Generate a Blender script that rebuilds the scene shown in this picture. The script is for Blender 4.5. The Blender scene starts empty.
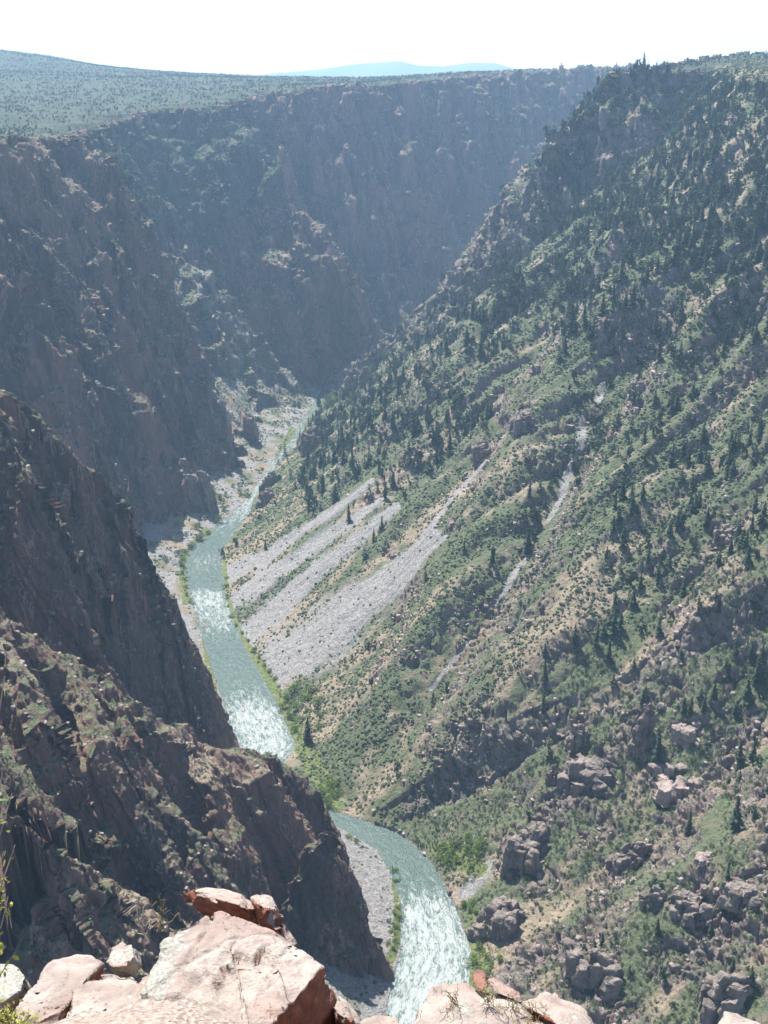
import bpy, bmesh, math, random, time
import numpy as np
from mathutils import Vector, Matrix
T0 = time.time()
Q = 1.0                       # terrain mesh density
rng = np.random.default_rng(7)
random.seed(7)
scene = bpy.context.scene
col = scene.collection

# ---------------------------------------------------------------- camera model
EYE = 480.0                   # the rim stands about 480 m above the river (river = height 0)
FPX = 1123.0
PITCH = math.radians(21.4)
CP, SP = math.cos(PITCH), math.sin(PITCH)

def ray(u, v):
    a = (u - 384.0) / FPX
    b = (512.0 - v) / FPX
    return a, CP + b * SP, -SP + b * CP

def at_y(u, v, y):
    a, b, c = ray(u, v)
    t = y / b
    return (a * t, y, EYE + c * t)

def at_z(u, v, z=0.0):
    a, b, c = ray(u, v)
    t = (z - EYE) / c
    return (a * t, b * t, z)

def at_t(u, v, t):
    a, b, c = ray(u, v)
    return Vector((a * t, b * t, EYE + c * t))

def project(x, y, z):
    z = z - EYE
    d = y * CP - z * SP
    d = np.where(d < 0.1, 0.1, d)
    return 384.0 + FPX * x / d, 512.0 - FPX * (y * SP + z * CP) / d, d

# ---------------------------------------------------------------- noise
_perm = np.arange(256); np.random.default_rng(3).shuffle(_perm)
_perm = np.concatenate([_perm, _perm, _perm]).astype(np.int32)
_g3 = np.random.default_rng(5).normal(size=(256, 3)); _g3 /= np.linalg.norm(_g3, axis=1)[:, None]
_g3 = (_g3 * 1.5).astype(np.float32)
_ga = np.random.default_rng(6).uniform(0, 2 * np.pi, 256)
_g2 = (np.stack([np.cos(_ga), np.sin(_ga)], 1) * 1.4).astype(np.float32)

def n2(x, y, seed=0):
    x = np.asarray(x, np.float32) + seed * 17.31; y = np.asarray(y, np.float32) + seed * 9.77
    xi = np.floor(x); yi = np.floor(y)
    fx = x - xi; fy = y - yi
    xi = xi.astype(np.int32) & 255; yi = yi.astype(np.int32) & 255
    sx = fx * fx * fx * (fx * (fx * 6 - 15) + 10); sy = fy * fy * fy * (fy * (fy * 6 - 15) + 10)
    def g(i, j):
        k = _perm[_perm[xi + i] + yi + j]
        return _g2[k, 0] * (fx - i) + _g2[k, 1] * (fy - j)
    a = g(0, 0); a += sx * (g(1, 0) - a)
    b = g(0, 1); b += sx * (g(1, 1) - b)
    return a + sy * (b - a)

def n3(x, y, z, seed=0):
    x = np.asarray(x, np.float32) + seed * 17.31; y = np.asarray(y, np.float32) + seed * 9.77; z = np.asarray(z, np.float32) + seed * 3.3
    xi = np.floor(x); yi = np.floor(y); zi = np.floor(z)
    fx = x - xi; fy = y - yi; fz = z - zi
    xi = xi.astype(np.int32) & 255; yi = yi.astype(np.int32) & 255; zi = zi.astype(np.int32) & 255
    sx = fx * fx * (3 - 2 * fx); sy = fy * fy * (3 - 2 * fy); sz = fz * fz * (3 - 2 * fz)
    def g(i, j, k):
        h = _perm[_perm[_perm[xi + i] + yi + j] + zi + k]
        return _g3[h, 0] * (fx - i) + _g3[h, 1] * (fy - j) + _g3[h, 2] * (fz - k)
    def pl(k):
        a = g(0, 0, k); a += sx * (g(1, 0, k) - a)
        b = g(0, 1, k); b += sx * (g(1, 1, k) - b)
        return a + sy * (b - a)
    a = pl(0)
    return a + sz * (pl(1) - a)

def smooth(a, b, x):
    t = np.clip((x - a) / (b - a), 0, 1)
    return t * t * (3 - 2 * t)

def polyline_dist(x, y, pts):
    """distance to a polyline, side (+ = left of its direction), index+fraction along it"""
    best = np.full(x.shape, 1e18, np.float32); side = np.zeros(x.shape, np.float32); par = np.zeros(x.shape, np.float32)
    for i in range(len(pts) - 1):
        ax, ay = pts[i][0], pts[i][1]
        dx, dy = pts[i + 1][0] - ax, pts[i + 1][1] - ay
        L2 = dx * dx + dy * dy + 1e-9
        px, py = x - ax, y - ay
        t = np.clip((px * dx + py * dy) / L2, 0, 1)
        qx, qy = px - t * dx, py - t * dy
        d2 = qx * qx + qy * qy
        m = d2 < best
        best = np.where(m, d2, best)
        par = np.where(m, i + t, par)
        side = np.where(m, dx * py - dy * px, side)
    return np.sqrt(best), side, par

def inside(x, y, poly):
    c = np.zeros(x.shape, bool)
    n = len(poly)
    for i in range(n):
        x0, y0 = poly[i][:2]; x1, y1 = poly[(i + 1) % n][:2]
        if y0 == y1: continue
        c ^= ((y0 > y) != (y1 > y)) & (x < (x1 - x0) * (y - y0) / (y1 - y0) + x0)
    return c

class Surface:
    """smooth surface through a few survey points"""
    def __init__(self, pts):
        p = np.array(pts, float); self.p = p
        n = len(p)
        d = np.hypot(p[:, None, 0] - p[None, :, 0], p[:, None, 1] - p[None, :, 1])
        A = np.zeros((n + 3, n + 3)); A[:n, :n] = d
        A[:n, n] = A[n, :n] = 1; A[:n, n + 1] = A[n + 1, :n] = p[:, 0]; A[:n, n + 2] = A[n + 2, :n] = p[:, 1]
        self.w = np.linalg.solve(A, np.concatenate([p[:, 2], [0, 0, 0]]))
    def __call__(self, x, y):
        n = len(self.p)
        r = self.w[n] + self.w[n + 1] * x + self.w[n + 2] * y
        for (px, py, _), w in zip(self.p, self.w):
            r = r + np.float32(w) * np.sqrt((x - np.float32(px)) ** 2 + (y - np.float32(py)) ** 2 + 900.0)
        return r.astype(np.float32)

# ---------------------------------------------------------------- the river's two banks
_bank = [  # row, left bank, right bank (as surveyed in the picture, unrolled on the water level)
    (1120, 330, 470), (1060, 362, 470), (1010, 386, 467), (950, 401, 471), (900, 400, 453), (870, 389, 437), (850, 376, 420),
    (832, 348, 398), (820, 316, 362), (810, 286, 330), (795, 255, 304), (778, 238, 288), (762, 232, 286), (745, 236, 296), (700, 222, 276), (650, 206, 246),
    (600, 191, 226), (570, 184, 222), (550, 190, 223), (530, 212, 236), (515, 230, 250), (500, 246, 253), (480, 260, 267),
    (460, 274, 282), (440, 291, 298), (420, 302, 307), (405, 312, 318), (390, 322, 338), (380, 334, 350)]
BL = np.array([at_z(l, v)[:2] for v, l, r in _bank]); BR = np.array([at_z(r, v)[:2] for v, l, r in _bank])
BY = BL[:, 1]
BLX = np.concatenate([[BL[0, 0] - 10], BL[:, 0], [30, 260, 700]]); BRX = np.concatenate([[BR[0, 0] - 10], BR[:, 0], [62, 300, 740]])
BYX = np.concatenate([[0.0], BY, [BY[-1] + 160, BY[-1] + 420, BY[-1] + 900]])
def bank_l(y): return np.interp(y, BYX, BLX).astype(np.float32)
def bank_r(y): return np.interp(y, BYX, BRX).astype(np.float32)

# toe of the right hand hillside, smoothed
_ty = np.arange(-100.0, 3000.0, 5.0)
_tb = np.interp(_ty, BYX, BRX)
_k = np.exp(-0.5 * (np.arange(-30, 31) / 9.0) ** 2); _k /= _k.sum()
_ts = np.convolve(np.pad(_tb, 30, mode='edge'), _k, mode='valid')
_tx = np.maximum(_ts, _tb) + 5.0 + np.interp(_ty, [300, 474, 520], [45, 10, 0])
def toe(y): return np.interp(y, _ty, _tx).astype(np.float32)
def base_right(x, y):
    d = (x - toe(y)) * 0.9
    k = 0.72 + 0.23 * smooth(900, 1500, y) + 0.05 * smooth(600, 350, y)
    z = 1.5 + np.where(d < 0, d * 0.3, d * k * (0.86 + 0.14 * smooth(0, 160, d)))
    return z

def on_right(u, v):
    """the point of the plain right hand hillside seen at a place of the photograph"""
    a, b, c = ray(u, v)
    t = np.linspace(200, 3200, 6000)
    g = EYE + c * t - base_right((a * t).astype(np.float32), (b * t).astype(np.float32))
    i = int(np.argmax(g < 0))
    return (a * t[i], b * t[i], EYE + c * t[i])

# ---------------------------------------------------------------- land forms
def crest(*uvy): return [at_y(u, v, y) for u, v, y in uvy]
# (points, drop per metre to the left of travel, to the right, roundness, id)
RIDGES = []
def ridge(pts, sl, sr, rnd, ident): RIDGES.append((pts, sl, sr, rnd, ident))
NEAR, NEXT, FARLEFT, BACK, HILL, FLOOR, TABLE = range(7)

# nearest spur on the left
ridge([(-420, 330, 400), (-300, 400, 330)] + crest((0, 610, 470), (60, 655, 490), (120, 690, 515), (170, 725, 535), (205, 745, 550), (240, 750, 562)), (0.5, 9, 2.4), (0.75, 15, 2.3), 3, NEAR)
ridge(crest((235, 760, 575), (255, 752, 592), (275, 751, 600), (300, 776, 596), (320, 797, 588), (334, 832, 574), (338, 842, 570)), (0.6, 3, 5.0), (0.8, 3, 5.0), 1, NEAR)
ridge(crest((283, 960, 498), (292, 885, 508), (305, 852, 512), (324, 829, 516), (345, 868, 514), (362, 902, 506), (378, 940, 500), (392, 990, 491)), (0.6, 3, 5.0), (0.8, 2.5, 4.5), 1, NEAR)
ridge(crest((170, 725, 535), (212, 790, 505), (238, 850, 485), (252, 905, 474), (262, 960, 466)), (0.8, 7, 3.2), (0.8, 5, 3.4), 2, NEAR)
ridge(crest((60, 655, 490), (100, 745, 432), (130, 790, 428), (160, 850, 424), (190, 905, 414), (215, 960, 410)), (0.8, 7, 3.2), (0.8, 5, 3.4), 2, NEAR)
ridge(crest((0, 640, 445), (40, 720, 410), (66, 780, 402), (95, 850, 396), (120, 900, 385), (140, 960, 380)), (0.8, 7, 3.2), (0.8, 5, 3.4), 2, NEAR)
ridge(crest((95, 672, 500), (130, 745, 470), (165, 800, 462), (205, 850, 452), (240, 900, 440)), (0.8, 7, 3.2), (0.8, 5, 3.4), 2, NEAR)
ridge(crest((0, 720, 400), (25, 790, 385), (45, 850, 378)), 3.0, 3.0, 3, NEAR)
ridge(crest((-60, 690, 380), (10, 800, 350), (62, 850, 352), (40, 900, 345), (20, 940, 335), (-10, 980, 320)), 1.5, 1.6, 4, NEAR)
ridge(crest((205, 745, 550), (222, 790, 542), (258, 860, 530), (284, 930, 522), (296, 985, 516)), 3.1, 3.3, 3, NEAR)
ridge(crest((322, 880, 512), (334, 910, 503), (347, 950, 496), (366, 984, 490), (382, 1006, 486)), 3.6, 3.6, 3, NEAR)
# the dark spur behind it
ridge([(-420, 560, 425), (-300, 600, 380)] + crest((0, 388, 640), (18, 398, 650), (40, 412, 655), (70, 450, 668), (100, 476, 680), (128, 498, 690), (138, 530, 696), (152, 562, 702), (176, 590, 708), (192, 622, 714), (212, 672, 722), (228, 715, 728), (240, 742, 731)), (0.6, 5, 3.5), (0.7, 4, 3.2), 2, NEXT)
ridge(crest((0, 400, 630), (30, 470, 600), (60, 560, 590), (100, 640, 585), (140, 700, 585)), 2.6, 3.0, 3, NEXT)
ridge(crest((100, 476, 680), (130, 570, 650), (160, 660, 650), (180, 740, 655)), 3.2, 3.2, 4, NEXT)
# the big left wall further off
ridge([(-620, 1500, 425)] + crest((82, 139, 1450), (118, 182, 1440), (150, 240, 1420), (172, 290, 1400), (192, 335, 1392), (208, 380, 1386), (220, 415, 1388), (230, 442, 1400)), (0.6, 11, 2.6), (0.6, 11, 2.3), 4, FARLEFT)
ridge(crest((0, 140, 1290), (40, 215, 1240), (75, 270, 1220), (100, 330, 1200), (125, 400, 1180), (140, 460, 1165), (152, 522, 1148)), (0.6, 11, 2.6), (0.6, 11, 2.6), 4, FARLEFT)
ridge(crest((50, 138, 1380), (85, 190, 1350), (115, 262, 1330), (150, 350, 1300), (172, 420, 1285), (186, 450, 1280), (200, 482, 1290)), (0.6, 11, 2.6), (0.6, 11, 2.5), 4, FARLEFT)
ridge(crest((-60, 150, 1150), (0, 240, 1120), (40, 340, 1090), (75, 430, 1060), (100, 530, 1050)), (0.6, 11, 2.4), (0.6, 11, 2.4), 5, FARLEFT)
ridge(crest((60, 138, 1400), (105, 200, 1385), (140, 290, 1365), (190, 400, 1345), (222, 470, 1340)), (0.6, 11, 3.0), (0.6, 11, 2.8), 4, FARLEFT)
ridge(crest((25, 138, 1330), (62, 210, 1300), (95, 290, 1270), (140, 400, 1240), (172, 500, 1210)), (0.6, 11, 3.0), (0.6, 11, 3.0), 4, FARLEFT)
ridge(crest((80, 150, 1850), (135, 205, 1760), (172, 252, 1725), (212, 268, 1720), (232, 305, 1715), (255, 340, 1712), (284, 368, 1715), (312, 392, 1735)), 1.8, 0.62, 4, FARLEFT)
ridge(crest((240, 398, 1560), (254, 420, 1530), (266, 440, 1520)), 2.0, 2.0, 4, FARLEFT)
# the mountain spur and great wall at the canyon's bend
ridge(crest((205, 106, 2030), (222, 112, 2000), (250, 135, 1960), (272, 168, 1940), (284, 203, 1930)), 2.6, (0.8, 110, 3.0), 6, BACK)
ridge(crest((270, 190, 1935), (284, 203, 1930), (303, 214, 1940), (328, 232, 1960), (346, 262, 1975), (366, 305, 1990), (384, 326, 2000), (396, 338, 2005)), (0.5, 14, 3.0), (0.6, 10, 3.6), 3, BACK)
ridge(crest((130, 150, 1960), (160, 185, 1930), (190, 215, 1910), (215, 250, 1895), (235, 300, 1880)), 2.2, (0.8, 25, 2.6), 5, BACK)
ridge(crest((235, 235, 1900), (255, 275, 1880), (275, 320, 1870), (300, 368, 1860)), (0.7, 7, 2.8), (0.7, 7, 2.8), 3, BACK)
ridge(crest((300, 225, 1935), (318, 270, 1915), (330, 320, 1895), (340, 365, 1880)), (0.7, 7, 3.0), (0.7, 7, 3.0), 3, BACK)
ridge(crest((440, 100, 2560), (425, 180, 2500), (415, 230, 2430), (395, 270, 2350), (380, 300, 2290)), (0.6, 12, 2.0), (0.6, 12, 2.0), 4, BACK)
ridge(crest((345, 100, 2350), (350, 160, 2290), (365, 220, 2230), (385, 270, 2180)), (0.6, 10, 2.2), (0.6, 10, 2.2), 4, BACK)
ridge(crest((520, 80, 2900), (505, 150, 2820), (490, 200, 2750)), (0.6, 12, 2.0), (0.6, 12, 2.0), 4, BACK)
ridge(crest((480, 90, 2720), (468, 150, 2650), (455, 200, 2600), (440, 240, 2540)), (0.6, 12, 2.0), (0.6, 12, 2.0), 4, BACK)
ridge(crest((300, 105, 2270), (310, 150, 2220), (322, 190, 2190), (345, 240, 2150)), (0.6, 10, 2.4), (0.6, 10, 2.4), 4, BACK)
ridge(crest((570, 72, 3080), (548, 120, 3000), (535, 165, 2920)), (0.6, 12, 2.0), (0.6, 12, 2.0), 4, BACK)
# the crest where the right hand hillside ends against the bend
ridge(crest((337, 386, 1790), (352, 366, 1770), (372, 350, 1745), (400, 326, 1710), (428, 297, 1670), (452, 272, 1630), (474, 254, 1600), (490, 243, 1575), (510, 228, 1562), (521, 212, 1560)), 2.4, 1.45, 3, HILL)
ridge(crest((521, 212, 1560), (531, 180, 1560), (546, 140, 1560), (575, 108, 1562), (610, 84, 1568), (640, 73, 1590)), 2.4, (0.9, 26, 2.5), 3, HILL)
ridge(crest((560, 125, 1550), (580, 160, 1520), (600, 200, 1495), (610, 240, 1470)), 1.6, 1.5, 6, HILL)
ridge(crest((640, 90, 1540), (655, 130, 1500), (670, 165, 1470)), 1.5, 1.5, 6, HILL)

LEFT_TABLE = [(-400, 100), (-450, 500), (-500, 850), (-520, 1150)] + [p[:2] for p in crest((-10, 135, 1290), (20, 135, 1320), (48, 137, 1380), (80, 139, 1450))] + \
    [(-395, 1510), (-418, 1600), (-428, 1750), (-405, 1900)] + \
    [p[:2] for p in crest((140, 124, 2000), (195, 114, 2040), (222, 108, 2060), (245, 114, 2180), (290, 100, 2280), (340, 90, 2370), (400, 84, 2520), (450, 80, 2640), (540, 72, 2950), (600, 67, 3200), (622, 67, 3300))] + \
    [(800, 3700), (3000, 4200), (9000, 5000), (9000, 9000), (-9000, 9000), (-9000, 100)]
ZL = Surface([(-422, 1300, 415), (-360, 1450, 406), (-450, 700, 432), (-560, 1700, 400), (-270, 2060, 422), (-165, 2260, 440), (-87, 2360, 452),
              (142, 2640, 467), (380, 2950, 483), (575, 3200, 496), (640, 3300, 494), (-900, 1200, 450),
              (-1201, 3800, 540), (-897, 3800, 501), (-643, 3800, 474), (-470, 3800, 458), (-150, 3800, 436), (150, 3800, 442), (-2000, 4000, 640), (-1100, 2600, 470),
              (-600, 2600, 446), (-3000, 3000, 640), (2500, 5200, 470), (600, 6500, 380), (-600, 6500, 360), (-2000, 6500, 380)])
RIGHT_TABLE = [p[:2] for p in crest((612, 82, 1572), (628, 74, 1566), (655, 74, 1585), (690, 76, 1640), (730, 80, 1700), (768, 84, 1660))] + \
    [(640, 1560), (720, 1300), (720, 1000), (700, 700), (680, 400), (680, -100), (5000, -100), (5000, 3900), (1400, 3300), (800, 2500), (480, 1950), (345, 1680)]
ZR = Surface([(312, 1575, 476), (420, 1640, 482), (560, 1660, 486), (700, 1300, 490), (680, 400, 488), (728, 2300, 514), (548, 2100, 501), (413, 1800, 490), (1200, 1500, 520), (2000, 3000, 540), (1000, 3000, 500)])
NORTH = [(-300, 1860), (-95, 1830), (24, 1722), (140, 1592), (205, 1576), (320, 1590), (420, 1800), (900, 2900)]

# ribs and gullies of the right hand hillside: (line in the picture, height, half width)
RIBS = []
def rib(h, w, *uv): RIBS.append(([on_right(u, v) for u, v in uv], h * (1.35 if uv[-1][1] < 700 else 0.5 if uv[0][1] > 400 else 1.15), w * 1.1))
rib(24, 34, (600, 320), (560, 375), (520, 440), (478, 530), (446, 600), (405, 680), (365, 740))
rib(-20, 22, (640, 345), (603, 430), (572, 478), (548, 522), (505, 600), (450, 672), (400, 732), (345, 800))
rib(20, 30, (720, 300), (655, 400), (606, 470), (565, 545), (510, 640), (455, 735), (410, 800))
rib(-12, 16, (768, 300), (690, 395), (650, 430), (612, 480))
rib(16, 26, (768, 345), (700, 410), (655, 460), (628, 520), (600, 580), (560, 660), (520, 720))
rib(-16, 26, (768, 470), (715, 540), (655, 610), (600, 680), (540, 740), (470, 800), (440, 850))
rib(26, 34, (768, 585), (700, 660), (650, 700), (590, 745), (535, 800), (500, 860), (487, 905))
rib(-18, 24, (768, 690), (690, 780), (640, 840), (560, 890), (490, 950))
rib(28, 26, (768, 855), (700, 880), (640, 915), (590, 950), (550, 990))
rib(-10, 16, (768, 930), (700, 960), (640, 1000))
rib(20, 24, (560, 250), (520, 300), (470, 350), (430, 400), (390, 430))
rib(-14, 20, (620, 250), (560, 310), (510, 370), (460, 420), (420, 470))
rib(14, 22, (768, 180), (690, 250), (640, 310))
rib(-12, 22, (768, 230), (720, 280), (670, 330))

def bench(x, y, h, k):
    """ledges that break the walls, slanting and patchy"""
    L = 30.0 if k in (NEAR, NEXT) else 52.0
    ph = h / L + (x * 0.5 - y * 0.15) / L * 0.8 + 1.7 * n2(x / 70, y / 70, 26)
    amp = L * 0.2 * smooth(-0.45, 0.35, n2(x / 45 + 3, y / 45, 27)) * (0.4 if k in (NEAR, NEXT) else 1.45)
    b = amp * np.sin(6.2832 * ph)
    ph2 = h / (L * 0.36) + (x * 0.5 + y * 0.3) / L + 1.3 * n2(x / 25, y / 25, 28)
    return b + 0.055 * L * smooth(-0.3, 0.3, n2(x / 22, y / 22, 29)) * np.sin(6.2832 * ph2)

def height(x, y, detail=True):
    """height of the land at x, y and which land form it is"""
    x = x.astype(np.float32); y = y.astype(np.float32)
    r = np.sqrt(x * x + y * y)
    # the contours are never straight: bend the plan before asking for the forms
    wx = 15 * n2(x / 95, y / 95, 1) + 7 * n2(x / 38, y / 38, 2)
    wy = 15 * n2(x / 95, y / 95, 3) + 7 * n2(x / 38, y / 38, 4)
    if detail:
        wx = wx + 3.4 * n2(x / 15, y / 15, 5); wy = wy + 3.4 * n2(x / 15, y / 15, 6)
    fw = smooth(1000, 1350, r) * (1 - smooth(0.3, 0.0, (bank_l(y) + 60 - x) / 200))
    wx = wx + fw * 34 * (np.abs(n2(x / 62, y / 62, 7)) - 0.22); wy = wy + fw * 34 * (np.abs(n2(x / 62, y / 62, 8)) - 0.22)
    nearw = 0.3 + 0.75 * smooth(600, 1300, r)
    X = x + wx * nearw; Y = y + wy * nearw
    xl, xr = bank_l(y), bank_r(y)
    # floor and left foot
    dl = xl - x
    foot = np.where(dl > 0, 0.6 + dl * 0.30 + np.maximum(dl - 60, 0) * 0.7, 0)
    foot = np.minimum(foot, np.where(y > 1880, 12, 70))
    z = foot; ident = np.full(x.shape, FLOOR, np.int8)
    # right hand hillside
    hr = base_right(x + wx * 0.35, y + wy * 0.35)
    d = np.maximum((x - toe(y)), 0)
    fade = smooth(10, 90, d)
    for pts, h, w in RIBS:
        dd, _, par = polyline_dist(X, Y, pts)
        hr = hr + h * np.exp(-(dd / w) ** 2 * 0.9) * (0.08 + 0.92 * fade)
    along = y * 0.886 - x * 0.46
    gul = np.abs(n2(along / 55 + wx * 0.01, d / 210, 11)) * 20 + np.abs(n2(along / 22, d / 120, 12)) * 9
    hr = hr + (gul - 8) * fade * (0.35 + 0.65 * smooth(120, 260, d)) 
    dn, sn, _ = polyline_dist(X, Y, NORTH)
    cut = np.where(sn > 0, dn, 0)
    hr = hr - 1.7 * cut
    zr = ZR(x, y) + 4 * n2(x / 160, y / 160, 21)
    hr = np.minimum(hr, zr + 2)
    right = x > xr
    hr = np.where(right, np.maximum(hr, 0.5 + 0.12 * (x - xr)), -50)
    m = hr > z; z = np.where(m, hr, z); ident = np.where(m, HILL, ident)
    # ridges
    jag = 5.0 * n2(x / 16, y / 16, 31) + 2.5 * n2(x / 6, y / 6, 32) if detail else 0
    for pts, sl, sr, rnd, k in RIDGES:
        P = np.array(pts)
        cx, cy = P[:, 0], P[:, 1]
        reach = P[:, 2].max() / min(np.min(q[0:3:2]) if isinstance(q, tuple) else q for q in (sl, sr)) + 60
        sel = (X > cx.min() - reach) & (X < cx.max() + reach) & (Y > cy.min() - reach) & (Y < cy.max() + reach)
        if not sel.any(): continue
        xs, ys = X[sel], Y[sel]
        dd, side, par = polyline_dist(xs, ys, pts)
        zc = np.interp(par, np.arange(len(P)), P[:, 2])
        dq = np.sqrt(dd * dd + rnd * rnd) - rnd
        def drop(p): return p * dq if not isinstance(p, tuple) else p[0] * np.minimum(dq, p[1]) + p[2] * np.maximum(dq - p[1], 0)
        h = zc - np.where(side > 0, drop(sl), drop(sr))
        if detail:
            h = h + jag[sel] * np.exp(-dd / 9) * smooth(0, 60, zc)
            h = h + bench(xs, ys, h, k) * smooth(3, 25, dd) * smooth(5, 60, h) * (0.3 if sr == 0.62 else 1.0)
        zz = z[sel]; ii = ident[sel]
        m = h > zz
        z[sel] = np.where(m, h, zz); ident[sel] = np.where(m, k, ii)
    # table lands
    for poly, ground, wall, k in ((LEFT_TABLE, ZL, BACK, 0), (RIGHT_TABLE, ZR, HILL, 1)):
        dd, _, _ = polyline_dist(X, Y, poly + poly[:1])
        ins = inside(X, Y, poly)
        g = ground(x, y) + 5 * n2(x / 220, y / 220, 21 + k) + (0.004 * np.minimum(r, 4000)) * n2(x / 600, y / 600, 23)
        g = g - smooth(60, 0, dd) * (4 + 26 * np.abs(n2(x / 34, y / 34, 33))) * ins
        st = np.where(r < 1750, 2.6, 2.1 - 0.65 * smooth(0, 450, x)) if k == 0 else 2.2
        fl = np.abs(n2(x / 75, y / 75, 25)) * (58 if k == 0 else 26) * smooth(0, 40, dd)
        h = np.where(ins, g, g - st * np.maximum(dd - 2 - fl, 0) - 0.4 * np.minimum(dd, 10))
        if detail: h = np.where(ins, h, h + bench(X, Y, h, wall) * smooth(2, 20, dd) * (0.8 if k == 0 else 0.5))
        m = h > z
        z = np.where(m, h, z)
        ident = np.where(m, np.where(ins, TABLE, np.where((k == 0) & (r < 1850), FARLEFT, wall)), ident)
    # river bed
    inriver = (x > xl) & (x < xr)
    dr = np.minimum(x - xl, xr - x)
    z = np.where(inriver, np.where(z < 6, np.maximum(-2.0, -0.35 * dr), z), z)
    return z.astype(np.float32), ident

# ---------------------------------------------------------------- terrain mesh
def build_terrain():
    nc = int(1420 * Q)
    # fan of columns from the viewpoint, closer together where the land matters
    tu = np.linspace(-0.475, 0.475, nc)
    out = 0.475 + 1.2 * (np.linspace(0, 1, 70)[1:] ** 1.5)
    tn = np.concatenate([-out[::-1], tu, out]).astype(np.float64)
    nR = int(2500 * Q)
    # 1: coarse look at the land to learn where rows are needed
    cc = np.interp(np.linspace(0, len(tn) - 1, 520), np.arange(len(tn)), tn)
    ys = np.geomspace(170, 7000, 2600)
    Yc, Tc = np.meshgrid(ys, cc, indexing='ij')
    Zc, _ = height(Yc * Tc, Yc, True)
    dz = np.gradient(Zc, axis=0); dy = np.gradient(Yc, axis=0)
    ang = (Zc - EYE) / Yc
    run = np.maximum.accumulate(ang, axis=0)
    vis = (ang >= run - 0.02).astype(float)
    den = np.sqrt(dy ** 2 + dz ** 2) / Yc * (0.42 + 0.58 * vis)
    den += np.sqrt(dy ** 2) / Yc * 0.05
    def blur(a, axis, s):
        k = np.exp(-0.5 * (np.arange(-3 * s, 3 * s + 1) / s) ** 2); k /= k.sum()
        pad = [(0, 0), (0, 0)]; pad[axis] = (3 * s, 3 * s)
        b = np.pad(a, pad, mode='edge')
        return sum(kk * (b[i:i + a.shape[0]] if axis == 0 else b[:, i:i + a.shape[1]]) for i, kk in enumerate(k))
    den = blur(blur(den, 0, 4), 1, 3)
    cum = np.cumsum(den, axis=0); cum = (cum - cum[:1]) / (cum[-1:] - cum[:1])
    want = np.linspace(0, 1, nR)
    rows = np.stack([np.interp(want, cum[:, j], ys) for j in range(len(cc))], 1)      # nR x 260
    pos = np.interp(tn, cc, np.arange(len(cc)))
    i0 = np.clip(pos.astype(int), 0, len(cc) - 2); f = pos - i0
    Y = rows[:, i0] * (1 - f) + rows[:, i0 + 1] * f
    X = Y * tn[None, :]
    Z = np.empty(X.shape, np.float32); I = np.empty(X.shape, np.int8)
    step = 150
    for a in range(0, nR, step):
        Z[a:a + step], I[a:a + step] = height(X[a:a + step], Y[a:a + step])
    P = np.stack([X, Y, Z], -1).astype(np.float32)
    def normals(P):
        du = np.gradient(P, axis=1); dv = np.gradient(P, axis=0)
        n = np.cross(du, dv); l = np.linalg.norm(n, axis=-1, keepdims=True)
        n = n / np.maximum(l, 1e-9)
        return np.where(n[..., 2:3] < 0, -n, n)
    N = normals(P)
    steep = smooth(0.80, 0.50, N[..., 2])
    # a soft steepness for the larger relief
    R = np.hypot(X, Y)
    rockbase = steep.copy()
    big = np.isin(I, (NEAR, NEXT, FARLEFT, BACK))
    rockbase = np.where(big, np.maximum(steep, 0.25), steep * 0.9)
    # craggy places on the right hand hillside
    Uu, Vv, _ = project(X, Y, Z)
    al_ = Y * 0.886 - X * 0.46; dd_ = X - toe(Y)
    crag = smooth(0.05, 0.45, n2(al_ / 34, dd_ / 150, 41) + 0.6 * n2(X / 20, Y / 20, 42) - 0.10)
    lowright = smooth(690, 820, Vv + 0.25 * (Uu - 560)) * smooth(470, 540, Uu)
    hillrock = np.clip(crag * 0.6 + 0.75 * lowright * smooth(-0.25, 0.25, n2(X / 34, Y / 34, 43) + 0.1), 0, 1)
    SC = scree_mask(Uu, Vv) * (I == HILL)
    rockbase = np.where(I == HILL, np.clip(np.maximum(rockbase, hillrock) * (1 - SC), 0, 1), rockbase)
    rockbase = np.where(I == TABLE, rockbase * 0.3, rockbase)
    # relief along the surface normal: slanting ribs, joints and blocks
    disp = np.zeros(X.shape, np.float32)
    sx = (X + np.where(np.isin(I, (NEAR, NEXT)), 0.42, 0.30) * Z); sy = (Y - 0.12 * Z); sz = Z
    far = smooth(900, 2200, R)
    for a in range(0, nR, step):
        s = slice(a, a + step)
        x, y, z = sx[s], sy[s], sz[s]
        d = (0.5 - np.abs(n3(x / 46, y / 46, z / 190, 51))) * 15 * (0.5 + 1.7 * far[s])
        d += (0.4 - np.abs(n3(x / 17, y / 17, z / 60, 52))) * 6.5 * (0.8 + 0.6 * far[s])
        d += (0.35 - np.abs(n3(x / 7, y / 7, z / 26, 53))) * 2.6
        # open joints: narrow, nearly upright, leaning with the ribs
        d -= 3.4 * np.exp(-(n3(x / 21, y / 21, z / 130, 61) / 0.055) ** 2)
        d -= 1.9 * np.exp(-(n3(x / 9, y / 9, z / 60, 62) / 0.07) ** 2)
        d -= 0.9 * np.exp(-(n3(x / 4, y / 4, z / 22, 63) / 0.09) ** 2)
        d -= 20 * far[s] * np.exp(-(n3(x / 58, y / 58, z / 420, 64) / 0.07) ** 2)
        fine = smooth(900, 600, R[s])
        d += fine * (np.tanh(n3(x / 1.7, y / 1.7, z / 1.5, 65) * 6) * 0.28 - 0.5 * np.exp(-(n3(x / 2.2, y / 2.2, z / 9, 66) / 0.1) ** 2))
        # broken ledges
        lw = np.where(np.isin(I[s], (NEAR, NEXT)), 0.55, 1.0)
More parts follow.
